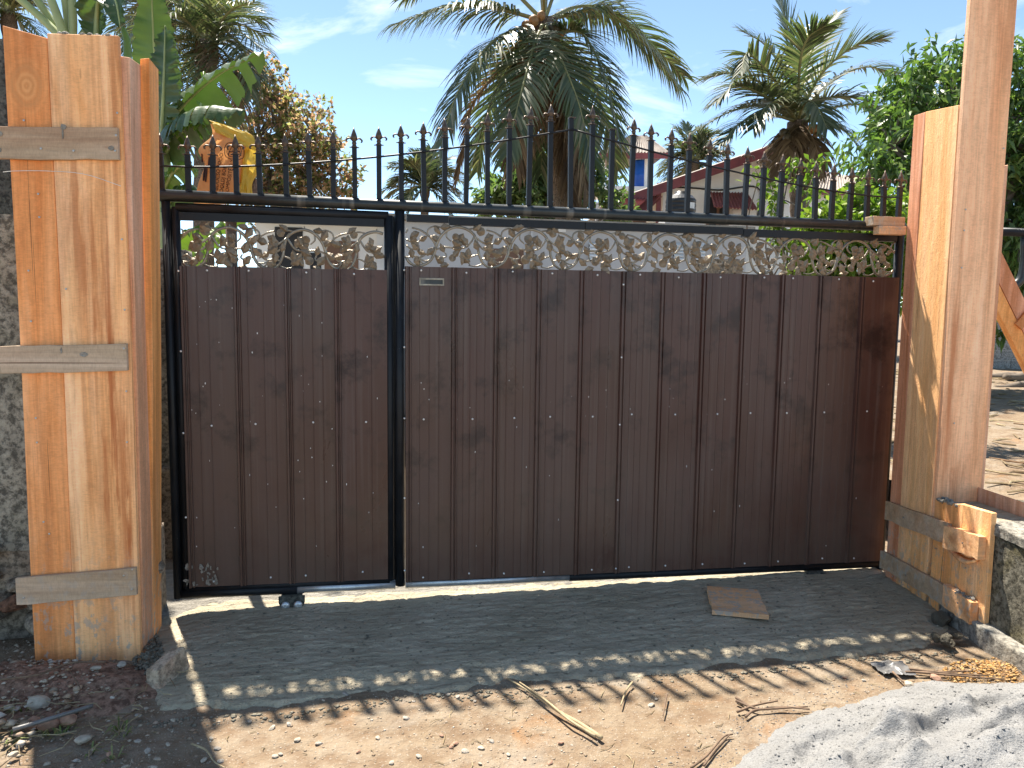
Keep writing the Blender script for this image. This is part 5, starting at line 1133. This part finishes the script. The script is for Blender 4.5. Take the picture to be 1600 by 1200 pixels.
def leafcloud(name, blobs, mat, parent, o0, y, n_tw, lpt, ll, lw, seed, droop=.5, shell=.55, ysc=1.0):
    R = np.random.default_rng(seed); Vs = []; Fs = []; q = 0; tw = []
    tot = sum(b[2] ** 2 for b in blobs)
    for px, py, r, *dy in blobs:
        c = np.array(at(px, py, y + (dy[0] if dy else 0)) - o0); rw = r / FPX * y; k = max(4, int(n_tw * r * r / tot))
        d = R.normal(size=(k, 3)); d /= np.linalg.norm(d, axis=1)[:, None]; rad_ = rw * (shell + (1 - shell) * R.random(k) ** .5) * (1 + .22 * R.normal(size=k)); d2 = d * rad_[:, None]; d2[:, 1] *= ysc
        for p, dn in zip(c + d2, d):
            tw.append((p, c)); m = int(lpt * R.uniform(.6, 1.4)); ax = dn + R.normal(0, .5, 3) + (0, 0, .25); ax /= np.linalg.norm(ax)
            for j in range(m):
                e = ax * R.uniform(.0, 1) + R.normal(0, .75, 3); e[2] -= droop * R.uniform(.2, 1.2); e /= np.linalg.norm(e); L = ll * R.uniform(.6, 1.25); s = np.cross(e, R.normal(size=3)); s /= np.linalg.norm(s) + 1e-9; nn = np.cross(e, s)
                b = p + ax * R.uniform(-.4, .4) * ll * 1.2 + R.normal(0, .25, 3) * ll; w_ = lw * R.uniform(.7, 1.2)
                mid = b + e * L * .48 - nn * w_ * .25; tip = b + e * L + np.array((0, 0, -droop * L * .3))
                Vs += [b, mid + s * w_ + nn * w_ * .35, tip, mid - s * w_ + nn * w_ * .35, mid]; Fs += [(q, q + 4, q + 1), (q + 1, q + 4, q + 2), (q + 2, q + 4, q + 3), (q + 3, q + 4, q)]; q += 5
    return link(name, npmesh(name, np.array(Vs), np.array(Fs), M[mat]), parent), tw
def tree(name, label, cat, base_px, y, blobs, mat, n_tw, lpt, ll, lw, seed, trunk_r=.16, fork=.45, droop=.5, shell=.55, ysc=1.0, twigs=.25, group=None):
    b = at(base_px, 485, y); o0 = Vector((b.x, y, 0)); root = thing(name, label, cat, o0, 0, group)
    cr_, tw = leafcloud('crown', blobs, mat, root, o0, y, n_tw, lpt, ll, lw, seed, droop, shell, ysc)
    cs = [at(p[0], p[1], y + (p[3] if len(p) > 3 else 0)) - o0 for p in blobs]; top = sum(cs, Vector()) / len(cs); f0 = Vector((top.x * fork, top.y * fork, top.z * fork)); R = random.Random(seed)
    t = MB(); t.tube(bez([Vector((0, 0, -.1)), f0 * .5 + Vector((R.uniform(-.1, .1), 0, 0)), f0], 12), [trunk_r * (1.2 - .4 * i / 12) for i in range(12)], 10).build('trunk', M['bark'], root, True)
    lm = MB()
    for c in cs:
        m_ = f0.lerp(c, .5) + Vector((R.uniform(-.2, .2), R.uniform(-.2, .2), R.uniform(0, .25))); lm.tube(bez([f0, m_, c], 9), [trunk_r * .55 * (1 - .75 * i / 9) for i in range(9)], 6)
    for p, c in tw:
        if R.random() < twigs: p, c = Vector(p), Vector(c); lm.tube([c, c.lerp(p, .55) + Vector((0, 0, .05)), p], [trunk_r * .13, trunk_r * .09, trunk_r * .03], 4, False)
    lm.build('limbs', M['bark'], root, True); return root
tree('mango_tree', 'big glossy green mango tree behind right formwork', 'tree', 1530, 10.5, [(1425, 150, 55), (1478, 118, 48), (1560, 118, 55), (1395, 228, 55, -.3), (1465, 215, 75), (1580, 225, 85), (1415, 300, 62, -.4), (1500, 330, 95, .4), (1590, 360, 95), (1640, 200, 100), (1650, 400, 110, .3), (1560, 440, 80, .3), (1450, 395, 60, .2)], 'mango', 1500, 15, .17, .026, 5, .2, .5, .75, .5, 1.1, .12)
tree('flushing_tree', 'loose tree with pinkish red young leaves behind the banana leaves', 'tree', 440, 17, [(418, 150, 52), (398, 122, 32), (445, 175, 55, .5), (490, 212, 50), (445, 245, 70), (522, 262, 40), (400, 220, 60), (485, 285, 60), (536, 300, 28), (420, 300, 62)], 'redleaf', 900, 11, .13, .034, 8, .13, .55, .3, .2, 1.1, .5)
tree('bushy_tree', 'dark green bushy tree standing behind foot of central palm', 'tree', 845, 19, [(795, 292, 40), (835, 265, 42), (880, 285, 45), (925, 290, 36), (770, 312, 28), (850, 315, 55), (960, 320, 26), (905, 250, 26)], 'bushgreen', 620, 12, .20, .050, 12, .15, .5, .4, .35, 1.1, .3)
tree('lime_shrub', 'bright lime green leafy shrub growing close behind right end of gate', 'shrub', 1330, 6.4, [(1290, 350, 38), (1340, 335, 42, .2), (1385, 350, 40), (1330, 390, 48), (1395, 400, 45), (1270, 395, 34), (1420, 330, 35, .3), (1300, 430, 40), (1380, 440, 50)], 'lime', 560, 11, .085, .021, 14, .04, .6, .4, .3, .8, .4)
tree('climbing_sapling', 'thin pale green sapling sprawling before gable house wall', 'shrub', 1245, 6.8, [(1185, 275, 16), (1205, 300, 18), (1212, 335, 20), (1240, 250, 14), (1275, 262, 18), (1245, 290, 14), (1225, 375, 26), (1200, 350, 12), (1250, 400, 26), (1270, 300, 12)], 'lime', 95, 6, .075, .019, 15, .022, .6, .5, .3, .8, .8)
tree('hedge_tree', 'dark leafy tree low behind the yard block wall', 'tree', 1600, 17, [(1560, 440, 55), (1610, 420, 70), (1590, 470, 45), (1640, 460, 60)], 'mango', 420, 12, .22, .045, 17, .12, .5, .5, .4, 1, .2)

def bleaf(parent, pts, wd, mat='banana', seed=0, tears=6, fold=.35, twist=0.0, droop=.35, name='leaf', side=None):
    R = random.Random(seed); n = 44; c = bez(pts, n + 1); vs = []; fs = []; m = 5
    tear = sorted(R.sample(range(4, n - 2), tears)) if tears else []
    Z = Vector((0, 0, 1))
    for s in (-1, 1):
        base = len(vs); gap = 0
        for i in range(n + 1):
            t = i / n; T = (c[min(i + 1, n)] - c[max(i - 1, 0)]).normalized(); S = T.cross(Vector(side) if side else Z)
            S = (T.cross(Vector((0, -1, 0))) if S.length < .2 else S).normalized(); N = S.cross(T).normalized(); N = N if N.z > 0 or side else -N
            w_ = wd * (math.sin(math.pi * min(1, .05 + .95 * t) ** .8) ** .55 if t < 1 else 0) * (1 + .04 * math.sin(i * 1.7 + s))
            for k in range(m):
                f = k / (m - 1); a_ = fold - droop * 2 * f
                vs.append(c[i] + (S * s * math.cos(twist) + N * math.sin(twist) * s) * w_ * f * .98 + N * (w_ * f * a_) + T * w_ * .18 * f + N * .012 * math.sin(i * .9 + s * 2) * f + N * .02 * math.sin(i * 2.3) * f * f)
        for i in range(n):
            if (i + (s > 0) * 2) in tear: 
                for k in range(1): fs.append(tuple(base + q for q in (i * m + k, (i + 1) * m + k, (i + 1) * m + k + 1, i * m + k + 1)))
                continue
            for k in range(m - 1): fs.append(tuple(base + q for q in (i * m + k, (i + 1) * m + k, (i + 1) * m + k + 1, i * m + k + 1)))
    mb = MB(); mb.add(vs, fs); o = mb.build(name, M[mat], parent, True)
    MB().tube(c[::2], [.016 * (1 - .8 * i / (n / 2)) for i in range(len(c[::2]))], 6).build('midrib', M['petiole'], o, True); return o
by = 5.6; bo = Vector((at(262, 400, by).x, by, 0)); ban = thing('banana_plant', 'broad leaved banana plant with torn leaves behind left end of gate', 'banana plant', bo)
def bp(px, py, y=by): return at(px, py, y) - bo
MB().tube(bez([(0, 0, -.05), (.01, 0, 1.2), bp(252, 235)], 14), [.10 * (1 - .45 * i / 14) for i in range(14)], 12).build('stem', M['petiole'], ban, True)
bleaf(ban, [bp(250, 230), bp(247, 150), bp(240, 60, 5.5), bp(236, -40, 5.4)], .17, 'banana', 1, 3, .25, side=(0, 1, 0), droop=.1)
bleaf(ban, [bp(252, 225, 5.4), bp(256, 130, 5.3), bp(258, 40, 5.3)], .13, 'banana', 2, 5, .2, side=(.3, 1, 0), droop=.1)
bleaf(ban, [bp(252, 222), bp(282, 170, 5.5), bp(340, 118, 5.3), bp(412, 80, 5.1)], .15, 'banana', 3, 8, .15, .5, .55)
bleaf(ban, [bp(252, 232), bp(275, 195, 5.3), bp(320, 168, 5.1), bp(383, 172, 5.0)], .14, 'banana', 4, 7, .15, .3, .75)
bleaf(ban, [bp(258, 240), bp(290, 210, 5.7), bp(315, 160, 5.8), bp(318, 112, 5.9)], .085, 'bananalight', 5, 2, .3, side=(0, 1, 0), droop=.1)
bleaf(ban, [bp(255, 245), bp(275, 215, 5.5), bp(300, 195, 5.3), bp(322, 196, 5.2)], .08, 'bananalight', 6, 3, .2, .2, .5)
bleaf(ban, [bp(255, 300), bp(270, 270, 5.4), bp(292, 255, 5.2), bp(308, 268, 5.1)], .07, 'bananalight', 7, 2, .2, .3, .5)
bleaf(ban, [bp(256, 330), bp(275, 300, 5.5), bp(300, 290, 5.4), bp(318, 312, 5.3)], .09, 'banana', 8, 2, .2, .3, .5)
bleaf(ban, [bp(258, 400), bp(285, 370, 5.5), bp(320, 355, 5.4), bp(360, 380, 5.3)], .10, 'bananalight', 9, 3, .2, .3, .5)
bleaf(ban, [bp(258, 420), bp(300, 395, 5.7), bp(350, 345, 5.8), bp(395, 335, 5.8)], .09, 'bananalight', 10, 3, .2, .3, .5)
ty_ = 4.35; to2 = Vector((at(112, 400, ty_).x, ty_, 0)); tb = thing('traveller_palm', 'fan of thick pale green leaf stalks rising above left formwork', 'banana plant', to2)
def t2(px, py, y=ty_): return at(px, py, y) - to2
MB().tube(bez([(0, 0, -.05), (.0, 0, 1.3), t2(108, 75)], 12), [.11 * (1 - .3 * i / 12) for i in range(12)], 12).build('stem', M['petiole'], tb, True)
for k, (bx, tx, ty2, dy, wd) in enumerate(((82, -55, -75, .0, .021), (88, 12, -62, .05, .021), (97, 50, -70, -.03, .023), (108, 86, -80, .03, .022), (114, 112, -90, .0, .022), (136, 170, -85, .04, .021))):
    q = bez([t2(108, 78), t2(bx, 45, ty_ + dy), t2((bx + tx) / 2 + (2 if k < 4 else -1), (45 + ty2) / 2, ty_ + dy), t2(tx, ty2, ty_ + dy)], 14)
    o = MB().tube(q, [wd * (1.15 - .35 * i / 14) for i in range(14)], 9).build('petiole', M['petiole'], tb, True)
    d = (q[-1] - q[-3]).normalized(); e = q[-1]; bleaf(o, [e, e + d * .35 + Vector((0, .1, 0)), e + d * .6 + Vector((0, .45, .0)), e + d * .7 + Vector((0, .9, -.15))], .12, 'banana', 30 + k, 7, .2, 0, .3, 'blade', side=(0, 1, 0))
bleaf(tb, [t2(150, 60), t2(152, 20), t2(160, -25, 4.2), t2(180, 0, 4.05), t2(188, 44, 4.0)], .09, 'banana', 41, 3, .2, 0, .4, side=(0, 1, 0))
o = MB().tube(bez([t2(198, 120), t2(199, 70), t2(192, 42)], 10), [.022, .022, .022, .021, .02, .019, .018, .016, .013, .006], 10).build('rolled_leaf', M['bananalight'], tb, True)

# ------------------------------------------------------------------ cement sack standing on a stake behind the pickets
SO = [(305, 312), (318, 262), (308, 232), (330, 215), (328, 192), (345, 196), (372, 206), (398, 216), (403, 236), (398, 262), (406, 300), (402, 312)]
sv = .42
def sg(px, py, v=sv):
    d = ray(px, py); t = ((GL + gn * v) - CAM).dot(gn) / d.dot(gn); return CAM + d * t
so_ = sg(355, 330); sack = thing('cement_sack', 'crumpled orange and yellow cement sack propped behind the pickets at left', 'sack', so_)
def sheet(name, rows, mat, bulge, seed, wr=.018):
    """rows: left and right picture points from bottom to top, with depth; a crumpled sheet with a back"""
    n, m = 34, 30; L = bez([sg(*a) - so_ for a, b in rows], n); Rr = bez([sg(*b) - so_ for a, b in rows], n); F = []
    for i in range(n):
        for j in range(m):
            f = j / (m - 1); p = L[i].lerp(Rr[i], f); w_ = wr * float(fbm(np.array(i * .16 + seed), np.array(j * .20), seed, 4)); F.append(p - gn * (bulge * math.sin(math.pi * f) ** .6 * (.4 + .6 * math.sin(math.pi * min(1, i / n + .15))) + w_))
    P = np.array([tuple(p) for p in F]).reshape(n, m, 3); back = np.array([[tuple(Vector(P[i, j]) + gn * (.004 + bulge * 1.2 * math.sin(math.pi * j / (m - 1)) ** .6)) for j in range(m)] for i in range(n)])
    ring = np.concatenate([P, back[:, ::-1]], 1); ring = np.concatenate([ring, ring[:, :1]], 1)
    o = link(name, gridmesh(name, ring[..., 0], ring[..., 1], ring[..., 2], M[mat]), sack); return o, P
of, PF = sheet('printed_face', [((303, 318), (376, 318)), ((310, 285), (376, 285)), ((320, 258), (378, 258)), ((310, 234), (382, 235)), ((331, 212), (390, 216)), ((329, 193), (352, 200))], 'sackorange', .045, 5)
sheet('folded_side', [((372, 318, sv + .03), (398, 318, sv + .05)), ((373, 292, sv + .02), (394, 290, sv + .05)), ((374, 270, sv + .02), (402, 268, sv + .06)), ((376, 250, sv + .02), (402, 246, sv + .06)), ((380, 225, sv + .02), (400, 222, sv + .06))], 'sackyellow', .05, 9, .03)
sheet('top_fold', [((336, 206, sv - .02), (402, 238, sv - .02)), ((334, 199, sv - .02), (400, 226, sv - .02)), ((331, 192, sv - .01), (392, 210, sv - .01)), ((327, 188, sv), (360, 198, sv))], 'sackyellow', .015, 13, .012)
sheet('loose_flap', [((378, 316, sv + .06), (406, 316, sv + .08)), ((390, 300, sv + .06), (405, 296, sv + .08)), ((393, 276, sv + .06), (402, 280, sv + .08))], 'redsoil', .01, 17, .012)
MB().tube([(.0, .06, -so_.z), (.0, .05, .02)], .03, 8).build('stake', M['bark'], sack, True)
MB().box(-.15, .15, .01, .12, -.04, -.012).build('stake_head', M['batten'], sack)
def face_at(px, py):                    # nearest place on the printed face for picture point, lifted a little
    q = sg(px, py, sv - .03) - so_; d = np.linalg.norm((PF - np.array(tuple(q)))[..., [0, 2]], axis=-1); i, j = np.unravel_index(np.argmin(d), d.shape); return Vector((q.x, PF[i, j][1] - .004, q.z))
def ink_text(txt, px, py, size, ang):
    cu = bpy.data.curves.new('print', 'FONT'); cu.body = txt; cu.size = size; cu.extrude = .0006; cu.align_x = 'LEFT'
    to_ = bpy.data.objects.new('tmp', cu); COL.objects.link(to_); dg = bpy.context.evaluated_depsgraph_get(); me = bpy.data.meshes.new_from_object(to_.evaluated_get(dg)); bpy.data.objects.remove(to_)
    me.materials.clear(); me.materials.append(M['ink']); o = bpy.data.objects.new('print', me); COL.objects.link(o); o.parent = sack
    sc = so_.y / FPX; c_, s_ = math.cos(ang), math.sin(ang)
    for v in me.vertices:
        x, y, z = v.co; qx, qy = px + (x * c_ - y * s_) / sc, py - (x * s_ + y * c_) / sc; b = face_at(qx, qy); v.co = b - Vector((0, z, 0))
    return o
ink_text('COMPOSITE FLY', 357, 306, .026, rad(80)); ink_text('OOLDJ BOL', 349, 302, .026, rad(80)); ink_text('BOOCSO BOOO', 341, 298, .026, rad(80))
lg = MB(); K = 40
for rr1 in (1.0, .74):
    pts = [face_at(366 + 13 * rr1 * math.copysign(abs(math.cos(t_)) ** .7, math.cos(t_)), 236 + 13 * rr1 * math.copysign(abs(math.sin(t_)) ** .7, math.sin(t_))) for t_ in [2 * math.pi * i / K for i in range(K + 1)]]; lg.tube(pts, .0020, 4)
for q in (((358, 243), (362, 230), (366, 243), (371, 230), (375, 243)), ((360, 238), (374, 236))): lg.tube([face_at(*p) for p in q], .0024, 4)
lg.build('emblem', M['ink'], sack)
sm = MB()
for px, y0_, y1_ in ((319, 262, 282), (323, 258, 284), (314, 240, 252), (328, 246, 260)): sm.tube([face_at(px, y0_), face_at(px - 1, (y0_ + y1_) / 2), face_at(px - 2, y1_)], [.004, .006, .004], 4)
sm.build('print_mark', M['ink'], sack)
